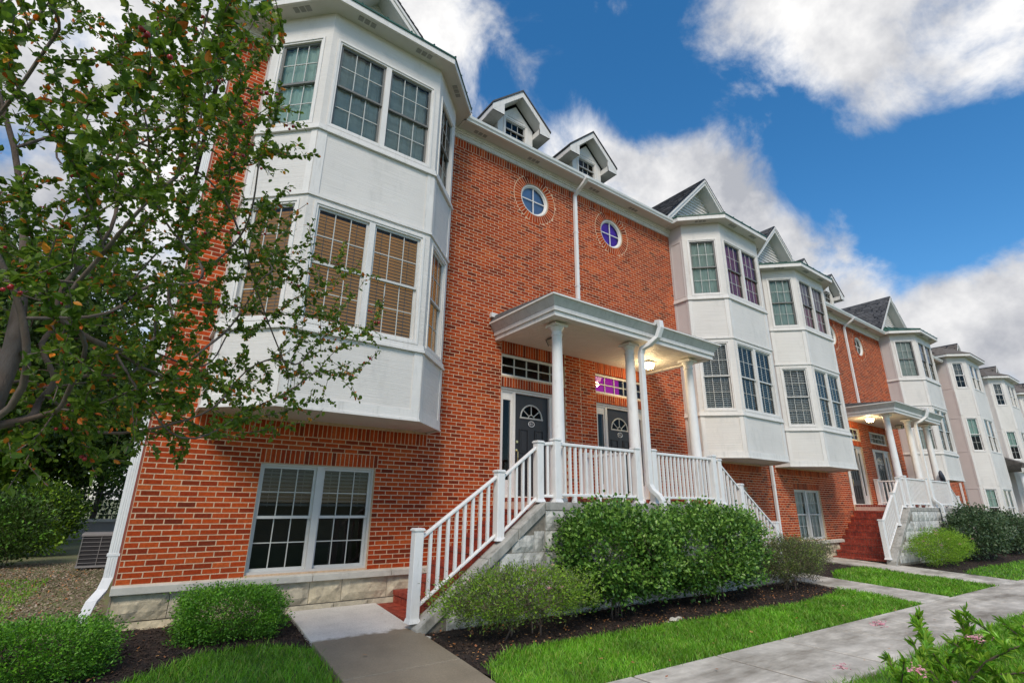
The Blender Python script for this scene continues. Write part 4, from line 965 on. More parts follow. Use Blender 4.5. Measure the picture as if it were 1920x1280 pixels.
# white row beyond, standing on its own bays
def white_house(label, c, group):
    h = empty('white_townhouse', (c, 7.4, -1.9)); tag(h, label, 'house', group); before = set(COL.objects)
    P = [(c-1.85, 7.9), (c-1.85, 7.33), (c-1.2, 6.72), (c+1.2, 6.72), (c+1.85, 7.33), (c+1.85, 7.9)]
    LI = ('curtain_lilac', .48, 1)
    fl = [dict(z0=-.75, z1=.95, left=[[('curtain_green', .5, 1)]], front=[[('curtain_green', .5, 1)], [('curtain_green', .5, 1)]], right=[[]], cols=2, fcols=1, sash=('pvc', 'pvc')),
          dict(z0=2.75, z1=4.40, left=[[('curtain_green', .45, 1)]], front=[[('curtain_grey', .5, 1)], [('curtain_lilac', .6, 1)]], right=[[]], cols=2, fcols=1, sash=('pvc', 'pvc')),
          dict(z0=5.95, z1=7.30, left=[[('blind_grey', .5, .99)]], front=[[LI], [LI]], right=[[]], cols=2, fcols=1, sash=('pvc', 'pvc'))]
    bay(h, c, -1.95, 7.60, fl, False, pts=P, bands=False, vents=False, aw=.26)
    hip_cap(h, P, 7.60, .27, 'shingle_brown', seams=False, rise=.6)
    w_ = MB(); w_.box(c-1.84, c+6.0, 7.88, 7.95, -1.95, 7.8); w_.box(c-1.84, c-1.80, 7.88, 14, -1.95, 7.8); w_.build('wall', 'siding', h)
    gable(h, c+1.4, 7.55, 7.45, 1.1, 1.35, .95, 'shingle_brown', 'shingle_brown')
    gable(h, c-.35, 7.55, 7.05, .8, 1.05, 1.0, 'shingle_brown', 'shingle_brown', back=9, wall_y=7.4)
    r_ = MB(); r_.quad((c-1.95, 7.4, 7.7), (c+6, 7.4, 7.7), (c+6, 13, 11.5), (c-1.95, 13, 11.5)); r_.quad((c-1.95, 13, 11.5), (c+6, 13, 11.5), (c+6, 18, 7.7), (c-1.95, 18, 7.7)); r_.build('main_roof', 'shingle_brown', h)
    pr = MB(); pr.hexa([(c+2.0, 6.3, 2.05), (c+5.6, 6.3, 2.05), (c+5.6, 7.88, 2.05), (c+2.0, 7.88, 2.05), (c+1.9, 6.2, 2.3), (c+5.7, 6.2, 2.3), (c+5.7, 7.88, 3.1), (c+1.9, 7.88, 3.1)]); pr.build('porch_roof', 'shingle_brown', h)
    pr = MB(); pr.box(c+1.88, c+5.72, 6.18, 6.3, 1.85, 2.06); pr.build('porch_beam', 'trim', h)
    for xx in (c+2.2, c+3.8, c+5.4): q = MB(); q.lathe(xx, 6.4, [(.13, -.2), (.12, -.1), (.10, 1.7), (.14, 1.85)], 14); q.build('column', 'pvc', h)
    pf = MB(); pf.box(c+1.9, c+5.7, 6.2, 7.88, -1.9, -.2); pf.build('porch_base', 'stone_grey', h)
    for o in COL.objects:
        if o not in before and o.parent == h and o is not h: o.location = Vector(o.location)-Vector((c, 7.4, -1.9))
    return h
white_house('white three-storey townhouse with full-height bay adjoining the brick row', 35.35, 'white townhouses beyond')
white_house('second white townhouse along, beyond the one adjoining the brick row', 43.0, 'white townhouses beyond')
white_house('third white townhouse along, farthest from the brick row', 50.6, 'white townhouses beyond')

# ------------------------------------------------------------------ porches
class thing:
    """with-block: everything parented to .o inside is written in scene coordinates"""
    def __init__(s, name, label, cat, loc, group=None): s.o = empty(name, loc); tag(s.o, label, cat, group); s.loc = Vector(loc)
    def __enter__(s): s.before = set(COL.objects); return s.o
    def __exit__(s, *a):
        for o in COL.objects:
            if o not in s.before and o.parent == s.o: o.location = Vector(o.location)-s.loc
BAL = {}
def baluster_mesh(h):
    k = round(h, 2)
    if k not in BAL:
        q = MB(); q.box(-.019, .019, -.019, .019, 0, k); BAL[k] = q.mesh('baluster')
    return BAL[k]
def post_full(rail, x, y, z0, z1, hw=.062):
    q = MB(); q.box(x-hw, x+hw, y-hw, y+hw, z0, z1-.035); o = q.build('post', 'pvc', rail, bevel=.008)
    q = MB(); q.box(x-hw-.012, x+hw+.012, y-hw-.012, y+hw+.012, z1-.037, z1-.012); q.box(x-hw-.002, x+hw+.002, y-hw-.002, y+hw+.002, z1-.012, z1)
    q.build('post_cap', 'pvc', rail, bevel=.004)
    q = MB(); h = hw+.018; q.hexa([(x-h, y-h, z0-.004), (x+h, y-h, z0-.004), (x+h, y+h, z0-.004), (x-h, y+h, z0-.004), (x-hw-.002, y-hw-.002, z0+.045), (x+hw+.002, y-hw-.002, z0+.045), (x+hw+.002, y+hw+.002, z0+.045), (x-hw-.002, y+hw+.002, z0+.045)]); q.build('post_base', 'pvc', rail)
RAILS = {}
def railing(p):
    o = link('railing', bpy.data.meshes.new('railing'), 'pvc', p, bevel=.010); RAILS[o.name] = MB(); return o
def rail_done(o):
    q = RAILS[o.name]; o.data.from_pydata(q.v, [], q.f); o.data.update()
def rail_run(rail, a, b, top0, top1, bot0, bot1, gap=.122, inset=.062):
    """level or raking rail between two posts a, b (x, y); heights of top and bottom rail at each end"""
    A, B = Vector((a[0], a[1])), Vector((b[0], b[1])); d = (B-A); L = d.length; d.normalize(); A2 = A+d*inset; B2 = B-d*inset; n = Vector((d.y, -d.x))
    P = lambda t, s_, z: (A2.x+(B2.x-A2.x)*t+n.x*s_, A2.y+(B2.y-A2.y)*t+n.y*s_, z)
    for z0, z1, hw, th, nm in ((top0, top1, .034, .05, 'top_rail'), (bot0, bot1, .028, .045, 'bottom_rail')):
        q = RAILS[rail.name]; q.hexa([P(0, hw, z0-th), P(1, hw, z1-th), P(1, -hw, z1-th), P(0, -hw, z0-th), P(0, hw, z0), P(1, hw, z1), P(1, -hw, z1), P(0, -hw, z0)])
    m = max(1, int(round((L-2*inset)/gap))-1)
    for i in range(m):
        t = (i+1)/(m+1); z = bot0+(bot1-bot0)*t-.01; zt_ = top0+(top1-top0)*t-.03
        o = link('baluster', baluster_mesh(zt_-z), 'pvc', rail); p = P(t, 0, z); o.location = p; o.rotation_euler.z = math.atan2(d.y, d.x)
PAVE = {}
def paver(lx, ly, lz):
    k = (round(lx, 3), round(ly, 3), round(lz, 3))
    if k not in PAVE:
        q = MB(); q.box(0, lx, 0, ly, 0, lz); PAVE[k] = q.mesh('paver')
    return PAVE[k]
def steps(parent, c, sd, detail):
    """brick steps rising towards the porch centre; sd = -1 left flight, +1 right flight"""
    run, ris, n = .29, .194, 8; y0, y1 = 6.37, 7.855
    base = MB()
    X = lambda d: c+sd*d
    for k in range(n):
        xo = 4.02-run*k; a, b = sorted((X(xo), X(2.0))); base.box(a+.012, b-.012, y0+.005, y1, -1.62, -1.452+ris*(k+1)-.012)
    st = base.build('steps', 'paver_joint', parent)
    # apron of bricks at the foot
    rows = []
    cnt = 0
    for k in range(n):
        xo = 4.02-run*k; zt_ = -1.45+ris*(k+1)
        m = 20; w_ = (y1-y0)/m
        for i in range(m):
            ya = y0+i*w_
            # tread bricks on edge, nose overhanging; riser bricks on end below
            me = paver(.105, w_-.013, .062); a, b = sorted((X(xo+.018), X(xo-.087)))
            rows.append((me, (a, ya+.004, zt_-.062+random.uniform(-.001, .001))))
            if k < n-1:
                for q_ in (1, 2):
                    a, b = sorted((X(xo+.018-.112*q_), X(xo-.087-.112*q_))); rows.append((me, (a, ya+.004, zt_-.062)))
            mr_ = paver(.02, w_-.013, ris-.078); a, b = sorted((X(xo+.006), X(xo-.014)))
            rows.append((mr_, (a, ya+.004, zt_-ris+.006)))
    for i in range(20):
        w_ = (y1-y0)/20
        for q_ in range(3): me = paver(.10, w_-.013, .05); a, b = sorted((X(4.02+.01+.107*q_), X(4.12+.01+.107*q_))); rows.append((me, (a, y0+i*w_+.004, -1.475)))
    rows.sort(key=lambda r: (r[1][0]**2+r[1][1]**2))
    for me, l in rows[:(300 if detail else 0)]: o = link('paver', me, 'paver', st); o.location = l
    V, F = [], []
    for me, l in rows[(300 if detail else 0):]:
        b = len(V); V += [(v.co.x+l[0], v.co.y+l[1], v.co.z+l[2]) for v in me.vertices]; F += [tuple(b+i for i in p.vertices) for p in me.polygons]
    link('brick_paving', np_mesh('brick_paving', V, F), 'paver', st, kind='stuff')
def porch(label, c, detail, zw=0.0):
    T = thing('porch', label, 'porch', (c, 6.3, -1.5), 'shared brick and stone porches')
    with T as p:
        fY = 6.16; x0, x1 = c-2.43, c+2.43
        fr = FR(x0, fY, 1, 0); W_ = x1-x0
        # core of the platform, brick floor edge
        q = MB(); q.box(x0+.03, x1-.03, fY+.03, 6.36, -1.7, .02); q.box(c-1.97, c+1.97, 6.361, 7.85, -1.7, .02); body = q.build('platform', 'gravel_joint', p)
        q = MB(); q.box(c-2.0, c+2.0, 6.36, 7.852, .021, .10); q.build('floor', 'paver', p)
        for j in range(38): q = MB(); a = c-2.0+j*.1053; q.box(a+.003, a+.1023, 6.352, 6.359, .03, .098); q.build('paver', 'paver', body) if detail else None
        # stone courses
        z = -.092; r_ = 0
        while z > -1.6:
            u = -.15*(r_ % 2); 
            while u < W_-.02:
                e = u+random.choice((.40, .40, .30, .42)); a, b = max(0, u), min(W_, e); u = e
                if b-a > .07: rock(body, fr, a, b, z-.285, z, .0, 'stone_grey', amp=.026)
            z -= .285; r_ += 1
        u = 0
        while u < W_-.02:
            e = min(W_, u+.41); q = MB(); q.fbox(fr, u+.003, e-.003, -.24, .012, -.09, .03); q.build('coping', 'cap_concrete', body, bevel=.008); u = e
        # cheek walls of the two flights
        for sd in (-1, 1):
            X = lambda d: c+sd*d
            zl = -1.50
            pts = [(X(2.44), fY+.02, .0), (X(4.42), fY+.02, -1.44), (X(4.42), fY+.02, -1.7), (X(2.44), fY+.02, -1.7)]
            q = MB(); q.prism(pts, (0, .19, 0)); ck = q.build('cheek_wall', 'gravel_joint', p)
            L = math.hypot(1.99, 1.462); n = 4
            for i in range(n):
                t0, t1 = i/n+.003, (i+1)/n-.003
                f = lambda t, dz: (X(2.435+(4.46-2.435)*t), .03+(-1.455-.03)*t+dz)
                (xa, za), (xb, zb) = f(t0, 0), f(t1, 0); dz = -.15
                q = MB(); q.hexa([(xa, fY-.015, za+dz), (xb, fY-.015, zb+dz), (xb, fY+.225, zb+dz), (xa, fY+.225, za+dz), (xa, fY-.015, za), (xb, fY-.015, zb), (xb, fY+.225, zb), (xa, fY+.225, za)]); q.build('coping', 'cap_concrete', ck, bevel=.010)
            # stones in the triangle under the raking coping
            frk = FR(X(4.4) if sd < 0 else X(2.44), fY+.018, 1, 0)
            z = -.092; r_ = 0
            while z > -1.5:
                zc = z-.285; dmax = 2.44+(4.42-2.44)*max(0, (-.10-zc))/(1.44)
                d = 2.44; sft = .2*(r_ % 2)
                while d < dmax-.12 and d < 4.3:
                    e = min(d+.40-sft, dmax+.12, 4.36); sft = 0
                    a, b = sorted((X(d), X(e))); ztop = min(z, .03-(e-2.44)*.733-.08) if e > 2.44 else z
                    if ztop-zc > .06 and b-a > .06: rock(ck, FR(0, fY+.018, 1, 0), a, b, zc, max(zc+.07, min(z, ztop+.06)), 0, 'stone_grey', amp=.02)
                    d = e
                z -= .285; r_ += 1
        for sd in (-1, 1): steps(p, c, sd, detail and sd < 0)
        # railings
        ry = 6.33; fy = 6.26
        for sd in (-1, 1):
            X = lambda d: c+sd*d
            rl = railing(p)
            post_full(rl, X(4.43), ry, -1.40, -.313); post_full(rl, X(3.17), ry, -.50, .473); post_full(rl, X(2.43), ry, .03, .955)
            rail_run(rl, (X(4.43), ry), (X(3.17), ry), -.40, .39, -1.20, -.41); rail_run(rl, (X(3.17), ry), (X(2.43), ry), .40, .86, -.37, .10)
            post_full(rl, X(2.13), fy, .03, 1.01); rail_run(rl, (X(2.43), ry), (X(2.13), fy), .93, .95, .14, .14)
            post_full(rl, X(.23), fy, .03, 1.0); rail_run(rl, (X(2.13), fy), (X(.23), fy), .95, .95, .16, .16)
            for xx in (X(1.75), X(1.2), X(.6)): q = MB(); q.box(xx-.03, xx+.03, fy-.03, fy+.03, .028, .118); q.build('rail_foot', 'pvc', rl)
            rail_done(rl)
        rl = railing(p)
        post_full(rl, c-.02, 7.78, .10, 1.02); rail_run(rl, (c-.02, 7.78), (c-.02, 6.58), .96, .96, .2, .2); rail_done(rl)
        # columns
        for xx in (c-1.90, c, c+1.90):
            prof = [(.135, .03), (.135, .09), (.118, .10), (.122, .13), (.108, .15)]+[(.108-.018*max(0, t-.3)/.7*1.0, .15+2.68*t) for t in (0, .3, .5, .75, 1)]+[(.100, 2.845), (.100, 2.88), (.092, 2.89), (.092, 2.93), (.125, 2.985), (.128, 3.0)]
            q = MB(); q.lathe(xx, 6.45, prof, 28); co = q.build('column', 'pvc', p, smooth=False)
            for f_ in co.data.polygons: f_.use_smooth = abs(f_.normal.z) < .5
            q = MB(); q.box(xx-.145, xx+.145, 6.45-.145, 6.45+.145, 3.0, 3.052); q.build('capital_plate', 'pvc', co)
        # roof: ceiling, beam, stepped fascia, crown, low slope
        q = MB(); q.box(c-2.2, c+2.2, 6.14, 7.862, 3.09, 3.13); ro = q.build('porch_roof', 'ceiling_board', p)
        for j in range(18):
            yb = 6.22+j*.091; q = MB(); q.box(c-2.16, c+2.16, yb+.003, yb+.088, 3.082, 3.0895); q.build('ceiling_plank', 'ceiling_board', ro)
        RP = [(c-2.2, 7.862), (c-2.2, 6.14), (c+2.2, 6.14), (c+2.2, 7.862)]
        for w0, w1, z0, z1, m, nm in ((-.04, .075, 3.05, 3.135, 'trim', 'fascia'), (-.04, .105, 3.136, 3.215, 'trim', 'fascia')):
            q = MB(); strip(q, RP, w0, w1, z0, z1); q.build(nm, m, ro)
        q = MB(); A, B = offs(RP, .108), offs(RP, .20)
        for i in range(3): q.quad((*A[i], 3.216), (*A[i+1], 3.216), (*B[i+1], 3.355), (*B[i], 3.355))
        q.build('crown', 'crown_metal', ro)
        q = MB(); strip(q, RP, .19, .225, 3.355, 3.385); q.build('drip_edge', 'trim', ro)
        q = MB(); A = offs(RP, .22); q.quad((A[0][0], 7.862, 3.386), (*A[1], 3.386), (*A[2], 3.386), (A[3][0], 7.862, 3.386)); q.hexa([(A[1][0], A[1][1], 3.386), (A[2][0], A[2][1], 3.386), (A[3][0], 7.862, 3.386), (A[0][0], 7.862, 3.386), (A[1][0], A[1][1], 3.392), (A[2][0], A[2][1], 3.392), (A[3][0]-.1, 7.862, 3.56), (A[0][0]+.1, 7.862, 3.56)]); q.build('roof_slope', 'shingle', ro)
        q = MB(); q.box(c-2.42, c+2.42, 7.79, 7.864, 3.50, 3.59); q.build('flashing', 'trim', ro)
        dx = c+.09
        dsp = MB(); rect_pipe(dsp, [(dx+.15, 5.93, 3.385), (dx+.15, 5.90, 3.43), (dx+.15, 5.84, 3.42), (dx+.15, 5.83, 3.30), (dx+.13, 5.90, 3.12), (dx+.06, 6.06, 2.99), (dx+.01, 6.20, 2.93), (dx, 6.235, 2.82), (dx, 6.235, 1.5), (dx, 6.235, .36), (dx+.02, 6.20, .26), (dx+.06, 6.10, .16), (dx+.09, 6.06, .08), (dx+.10, 6.05, -.05), (dx+.10, 6.05, -1.2)], (1, 0, 0), .055, .042)
        dsp.build('downspout', 'pvc', p, bevel=.01)
    return T.o
porch('white-columned porch with climbing steps beside the crabapple, big green hedges in front', 7.53, True)
porch('farther white-columned porch with red brick steps and mossy stone wall', 22.37, False)
def ceiling_lamp(x, y, lit, label):
    with thing('porch_lamp', label, 'lamp', (x, y, 3.08), 'porch ceiling lamps') as t:
        q = MB(); q.box(x-.10, x+.10, y-.10, y+.10, 3.055, 3.081); q.build('base_plate', 'trim' if lit else 'vent', t)
        q = MB(); q.hexa([(x-.075, y-.075, 2.93), (x+.075, y-.075, 2.93), (x+.075, y+.075, 2.93), (x-.075, y+.075, 2.93), (x-.11, y-.11, 3.045), (x+.11, y-.11, 3.045), (x+.11, y+.11, 3.045), (x-.11, y+.11, 3.045)]); q.build('shade', 'lamp_glow' if lit else 'frost', t)
        q = MB()
        for a, b in ((-1, -1), (1, -1), (1, 1), (-1, 1)): q.tube([(x+a*.078, y+b*.078, 2.925), (x+a*.113, y+b*.113, 3.05)], [.008, .008], 5)
        q.box(x-.12, x+.12, y-.12, y+.12, 3.046, 3.054); q.build('cage', 'plate_white' if lit else 'iron', t)
    if lit:
        ld = bpy.data.lights.new('lamp_light', 'POINT'); ld.energy = 17; ld.color = (1, .74, .40); ld.shadow_soft_size = .08
        lo = bpy.data.objects.new('lamp_light', ld); COL.objects.link(lo); lo.location = (x, y, 2.86)
ceiling_lamp(8.92, 7.12, True, 'lit square porch lamp glowing under the ceiling before the brown door')
ceiling_lamp(6.14, 7.12, False, 'unlit square porch lamp behind the column by the tree-side door')
ceiling_lamp(20.98, 7.12, True, 'lit square porch lamp on the farther porch ceiling')
ceiling_lamp(23.76, 7.12, False, 'unlit square porch lamp on the farther porch ceiling')
# small ornament left on the far handrail
with thing('rail_ornament', 'small dark bird-like ornament perched on the farther porch railing', 'ornament', (24.2, 6.26, .95)) as t:
    q = MB(); q.tube([(24.33, 6.26, .97), (24.20, 6.26, 1.02), (24.08, 6.26, 1.15), (24.04, 6.26, 1.27), (24.06, 6.26, 1.33)], [.02, .075, .085, .06, .035], 9); q.build('body', 'cap_blue', t, smooth=True)
    q = MB(); q.tube([(24.06, 6.26, 1.31), (24.16, 6.26, 1.30)], [.02, .006], 6); q.build('beak', 'black', t)
    q = MB(); q.box(24.0, 24.3, 6.22, 6.30, .95, .985); q.build('foot', 'black', t)

# ------------------------------------------------------------------ plants
LEAF = np.array([[0, 0, 0], [.32, .27, .05], [.72, .21, .03], [1, 0, -.10], [.72, -.21, .03], [.32, -.27, .05]])
LEAFQ = np.array([[0, 1, 2, 3], [0, 3, 4, 5]])
def basis(d, upb=.6):
    """random leaf frames: d = leaf direction (n,3)"""
    n = len(d); d = d/np.linalg.norm(d, axis=1, keepdims=True); r_ = rng.normal(size=(n, 3))+np.array([0, 0, upb*2])
    s_ = np.cross(r_, d); s_ /= np.linalg.norm(s_, axis=1, keepdims=True)+1e-9
    return np.stack([d, s_, np.cross(d, s_)], 1)
def leaf_mesh(name, P, d, size, upb=.6, width=1.0):
    Bm = basis(d, upb); L = LEAF*[1, width, 1]
    V = P[:, None, :]+np.einsum('vk,nkj->nvj', L, Bm)*np.asarray(size)[:, None, None]
    F = (np.arange(len(P))[:, None, None]*6+LEAFQ[None]).reshape(-1, 4)
    return np_mesh(name, V.reshape(-1, 3), F)
def grow(root_nodes, tips, step=.14, wob=.03, bias=.35):
    """connect tips to the nearest node of a growing skeleton; returns nodes, parents"""
    N = [np.array(p, float) for p in root_nodes]; par = [-1]+list(range(len(root_nodes)-1))
    arr = np.array(N)
    base = np.array(root_nodes[-1])
    for t in sorted(tips, key=lambda t: np.linalg.norm(t-base)):
        arr = np.array(N); d = np.linalg.norm(arr-t, axis=1)
        i = int(np.argmin(d+bias*np.linalg.norm(arr-base, axis=1)*.25+(np.arange(len(arr)) < max(1, len(root_nodes)-3))*9)); L = d[i]; n = max(1, int(L/step)); p0 = arr[i]; sag = rng.normal(0, wob, 3)
        prev = i
        for k in range(1, n+1):
            f = k/n; q = p0+(t-p0)*f+np.array([0, 0, .10*L])*math.sin(math.pi*f)*.6+sag*math.sin(math.pi*f)*L*3+(rng.normal(0, wob*.3, 3) if k < n else 0)
            N.append(q); par.append(prev); prev = len(N)-1
    return np.array(N), par
def smooth_nodes(N, par, it=3):
    n = len(N); kid = -np.ones(n, int); cnt = np.zeros(n)
    for i in range(n-1, -1, -1):
        cnt[i] += 1
        if par[i] >= 0: cnt[par[i]] += cnt[i]
    for i in range(n):
        p = par[i]
        if p >= 0 and (kid[p] < 0 or cnt[i] > cnt[kid[p]]): kid[p] = i
    pa = np.array(par); ok = (pa >= 0) & (kid >= 0); ok[:3] = False
    for _ in range(it):
        M_ = N.copy(); M_[ok] = .4*N[ok]+.3*N[pa[ok]]+.3*N[kid[ok]]; N = M_
    return N
def skeleton_mesh(mbx, N, par, r_tip, r_max, expo=2.3, sides=5, rootr=0):
    n = len(N); area_ = np.zeros(n); ch = [0]*n
    for i in range(n):
        if par[i] >= 0: ch[par[i]] += 1
    w_ = np.zeros(n)
    for i in range(n-1, -1, -1):
        if ch[i] == 0: w_[i] += 1
        if par[i] >= 0: w_[par[i]] += w_[i]
    r_ = np.minimum(r_max, r_tip*w_**(1/expo))
    for i in range(rootr): r_[i] = max(r_[i], r_max*(1-.045*i))
    kids = {}
    for i in range(n):
        if par[i] >= 0: kids.setdefault(par[i], []).append(i)
    done = set()
    stack = [0]
    while stack:
        s_ = stack.pop(); 
        for k in sorted(kids.get(s_, []), key=lambda k: -r_[k]):
            ch_ = [s_, k]
            while kids.get(ch_[-1]):
                ks = sorted(kids[ch_[-1]], key=lambda j: -r_[j]); stack_add = ks[1:]
                for j in stack_add: pass
                ch_.append(ks[0])
            # side shoots of this chain are handled when their parent is popped
            if (s_, k) in done: continue
            for a, b in zip(ch_, ch_[1:]): done.add((a, b))
            rr = [min(r_[k]*1.05, r_[ch_[0]])]+[r_[j] for j in ch_[1:]]
            mbx.tube([tuple(N[j]) for j in ch_], rr, max(3, sides if rr[0] > .012 else 4), cap=False)
            stack += ch_[1:]
    return r_
def shrub(name, label, cat, c, rx, ry, h, nleaf, size, m, ntip=60, stem='twig', group=None, shape='ball', zl=.1, flower=0, width=1.0, dens_in=.3, yaw=0, upb=.6, mix=None, shoots=False, sq=1.0):
    """shrub: stems from the base to tips, leaves in tufts mostly near the surface"""
    z0 = gz(c[0], c[1])
    with thing(name, label, cat, (c[0], c[1], z0), group) as t:
        def surf(n, lo=0.0):
            v = rng.normal(size=(n, 3)); v /= np.linalg.norm(v, axis=1, keepdims=True)
            if sq != 1: v = np.sign(v)*np.abs(v)**sq; v /= (np.abs(v)**3).sum(1, keepdims=True)**(1/3)
            if shape == 'box':
                v = rng.uniform(-1, 1, (n, 3)); ax_ = rng.choice(3, n, p=[.28, .32, .40]); v[np.arange(n), ax_] = np.sign(v[np.arange(n), ax_]); v /= (np.abs(v)**4).sum(1, keepdims=True)**.25
            r_ = (1-dens_in*rng.random(n)**1.5)[:, None]
            b = 1+.10*np.sin(v[:, :1]*7+c[0]*3)*np.sin(v[:, 1:2]*6+1)+.07*np.sin(v[:, 2:]*9+v[:, :1]*5)
            stray = np.where(rng.random((n, 1)) < .035, rng.uniform(1.04, 1.22, (n, 1)), 1.0)
            return v*r_*b*stray
        def place(v):
            zz_ = v[:, 2]*.5+.5; z = zl*h+zz_*h*(1-zl)
            return np.stack([c[0]+v[:, 0]*rx, c[1]+v[:, 1]*ry, z0+z], 1)
        tips = place(surf(ntip)*.92)
        base = [(c[0], c[1], z0-.03), (c[0]+rng.normal(0, .02), c[1], z0+h*.12)]
        mbx = MB(); SP, SD = [], []
        for k in range(5):        # several stems from the ground
            sub = tips[k::5]; bx = c[0]+rng.uniform(-.28, .28)*rx; by = c[1]+rng.uniform(-.2, .2)*ry
            N, par = grow([(bx, by, z0-.03), (bx+rng.normal(0, .03), by+rng.normal(0, .03), z0+h*.15)], sub, .10, .02); N = smooth_nodes(N, par, 2); rd = skeleton_mesh(mbx, N, par, .0022 if shoots else .003, .03, 2.4, 5)
            th_ = np.where((rd < .006) & (np.array(par) >= 0))[0]; SP.append(np.stack([N[np.array(par)[th_]], N[th_]], 1))
        mbx.build('stems', stem, t)
        nt_ = nleaf//9; ctr = place(surf(nt_)); out = ctr-np.array([c[0], c[1], z0+h*.45])
        P = np.repeat(ctr, 9, 0)+rng.normal(0, size*1.25, (nt_*9, 3)); D = np.repeat(out/np.linalg.norm(out, axis=1, keepdims=True), 9, 0)*.8+rng.normal(0, .6, (nt_*9, 3))+[0, 0, .25]
        if shoots:
            sg = np.concatenate(SP); k_ = rng.integers(0, len(sg), nleaf); P = sg[k_, 0]+(sg[k_, 1]-sg[k_, 0])*rng.random((nleaf, 1)); dv = sg[k_, 1]-sg[k_, 0]; dv /= np.linalg.norm(dv, axis=1, keepdims=True)+1e-9
            D = dv*.8+rng.normal(0, .55, (nleaf, 3))+[0, 0, .15]; nt_ = nleaf//9; P, D = P[:nt_*9], D[:nt_*9]
        P[:, 2] = np.maximum(P[:, 2], z0+.02)
        sz = rng.uniform(.65, 1.25, len(P))*size
        if mix:
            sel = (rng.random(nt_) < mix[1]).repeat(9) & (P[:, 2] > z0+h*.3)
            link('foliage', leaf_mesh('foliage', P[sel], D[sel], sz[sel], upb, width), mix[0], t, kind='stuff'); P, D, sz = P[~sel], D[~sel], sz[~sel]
        link('foliage', leaf_mesh('foliage', P, D, sz, upb, width), m, t, kind='stuff')
        if flower:
            v = surf(flower*3); v = v[v[:, 2] > .15][:flower]; Q = place(v*1.04)
            for q_ in Q:
                F_ = MB()
                for k in range(60):
                    a = rng.normal(0, .40*size, 3)*[1, 1, .45]; s_ = size*.13; p_ = q_+a; F_.poly([tuple(p_+rng.normal(0, s_, 3)*[1, 1, .4]) for _ in range(4)])
                F_.build('flower', 'flower', t)
    return t
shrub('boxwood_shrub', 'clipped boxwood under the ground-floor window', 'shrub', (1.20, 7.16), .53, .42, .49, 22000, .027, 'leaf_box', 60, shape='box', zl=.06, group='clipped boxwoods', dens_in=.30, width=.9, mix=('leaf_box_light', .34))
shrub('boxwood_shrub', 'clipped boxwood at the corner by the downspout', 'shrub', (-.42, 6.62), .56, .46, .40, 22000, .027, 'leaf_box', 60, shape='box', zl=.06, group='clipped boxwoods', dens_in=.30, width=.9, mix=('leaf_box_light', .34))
shrub('spirea_shrub', 'straggly spirea with bare twigs at the foot of the near steps', 'shrub', (4.22, 5.60), 1.25, .50, .78, 17000, .036, 'leaf_spirea', 420, zl=.24, flower=14, width=.7, dens_in=.45, mix=('leaf_lime', .42))
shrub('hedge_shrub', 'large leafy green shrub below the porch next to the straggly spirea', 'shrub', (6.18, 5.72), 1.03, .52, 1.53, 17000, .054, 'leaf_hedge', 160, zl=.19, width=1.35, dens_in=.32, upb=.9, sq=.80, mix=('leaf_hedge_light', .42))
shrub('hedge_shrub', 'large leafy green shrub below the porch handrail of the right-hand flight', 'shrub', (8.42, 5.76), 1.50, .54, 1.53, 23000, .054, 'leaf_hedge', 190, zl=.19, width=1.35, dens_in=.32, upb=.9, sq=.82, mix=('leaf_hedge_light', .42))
shrub('spirea_shrub', 'olive twiggy spirea beyond the two large leafy shrubs', 'shrub', (11.2, 5.72), 1.3, .5, .98, 17000, .038, 'leaf_dry', 260, zl=.2, width=.65, dens_in=.5, mix=('leaf_spirea', .5))
shrub('spirea_shrub', 'dry olive spirea in front of the party-wall downspout', 'shrub', (15.0, 7.15), 1.5, .4, .75, 7000, .036, 'leaf_dry', 120, zl=.12, width=.6, dens_in=.6, mix=('leaf_spirea', .3))
shrub('spirea_shrub', 'bright yellow-green spirea with pink flowers by the farther steps', 'shrub', (20.3, 5.7), 1.9, .55, 1.0, 13000, .05, 'leaf_lime', 120, zl=.12, flower=26, width=.6, dens_in=.4)
shrub('hedge_shrub', 'dark grey-green rounded shrub against the farther porch', 'shrub', (24.2, 5.7), 2.4, .7, 1.65, 13000, .08, 'leaf_holly', 120, zl=.12, width=1.1, dens_in=.35)
shrub('hedge_shrub', 'dark grey-green rounded shrub at the edge of the white row', 'shrub', (29.5, 5.9), 2.6, .7, 1.45, 9000, .09, 'leaf_holly', 100, zl=.12, width=1.1, dens_in=.35)
shrub('spirea_shrub', 'near lime-green spirea with pink flower heads beside the pavement', 'shrub', (2.16, .50), .48, .46, 1.36, 34000, .029, 'leaf_lime', 760, zl=.25, flower=16, width=.55, dens_in=.7, mix=('leaf_box_light', .35), shoots=True)
shrub('garden_shrub', 'dark evergreen shrub behind the air conditioner side', 'shrub', (-2.15, 16.6), .80, .8, 1.5, 6500, .075, 'leaf_far', 90, zl=.06, dens_in=.6, mix=('leaf_box', .3))
shrub('garden_shrub', 'lime-green loose shrub next to the concrete retaining wall', 'shrub', (-1.95, 19.5), .95, .8, 1.75, 9000, .09, 'leaf_lime', 60, zl=.06, mix=('leaf_far', .6))
shrub('garden_shrub', 'low dark shrub at the far end of the leaf litter', 'shrub', (-4.6, 14.5), 1.6, 1.2, 2.1, 9000, .09, 'leaf_far', 60, zl=.06)

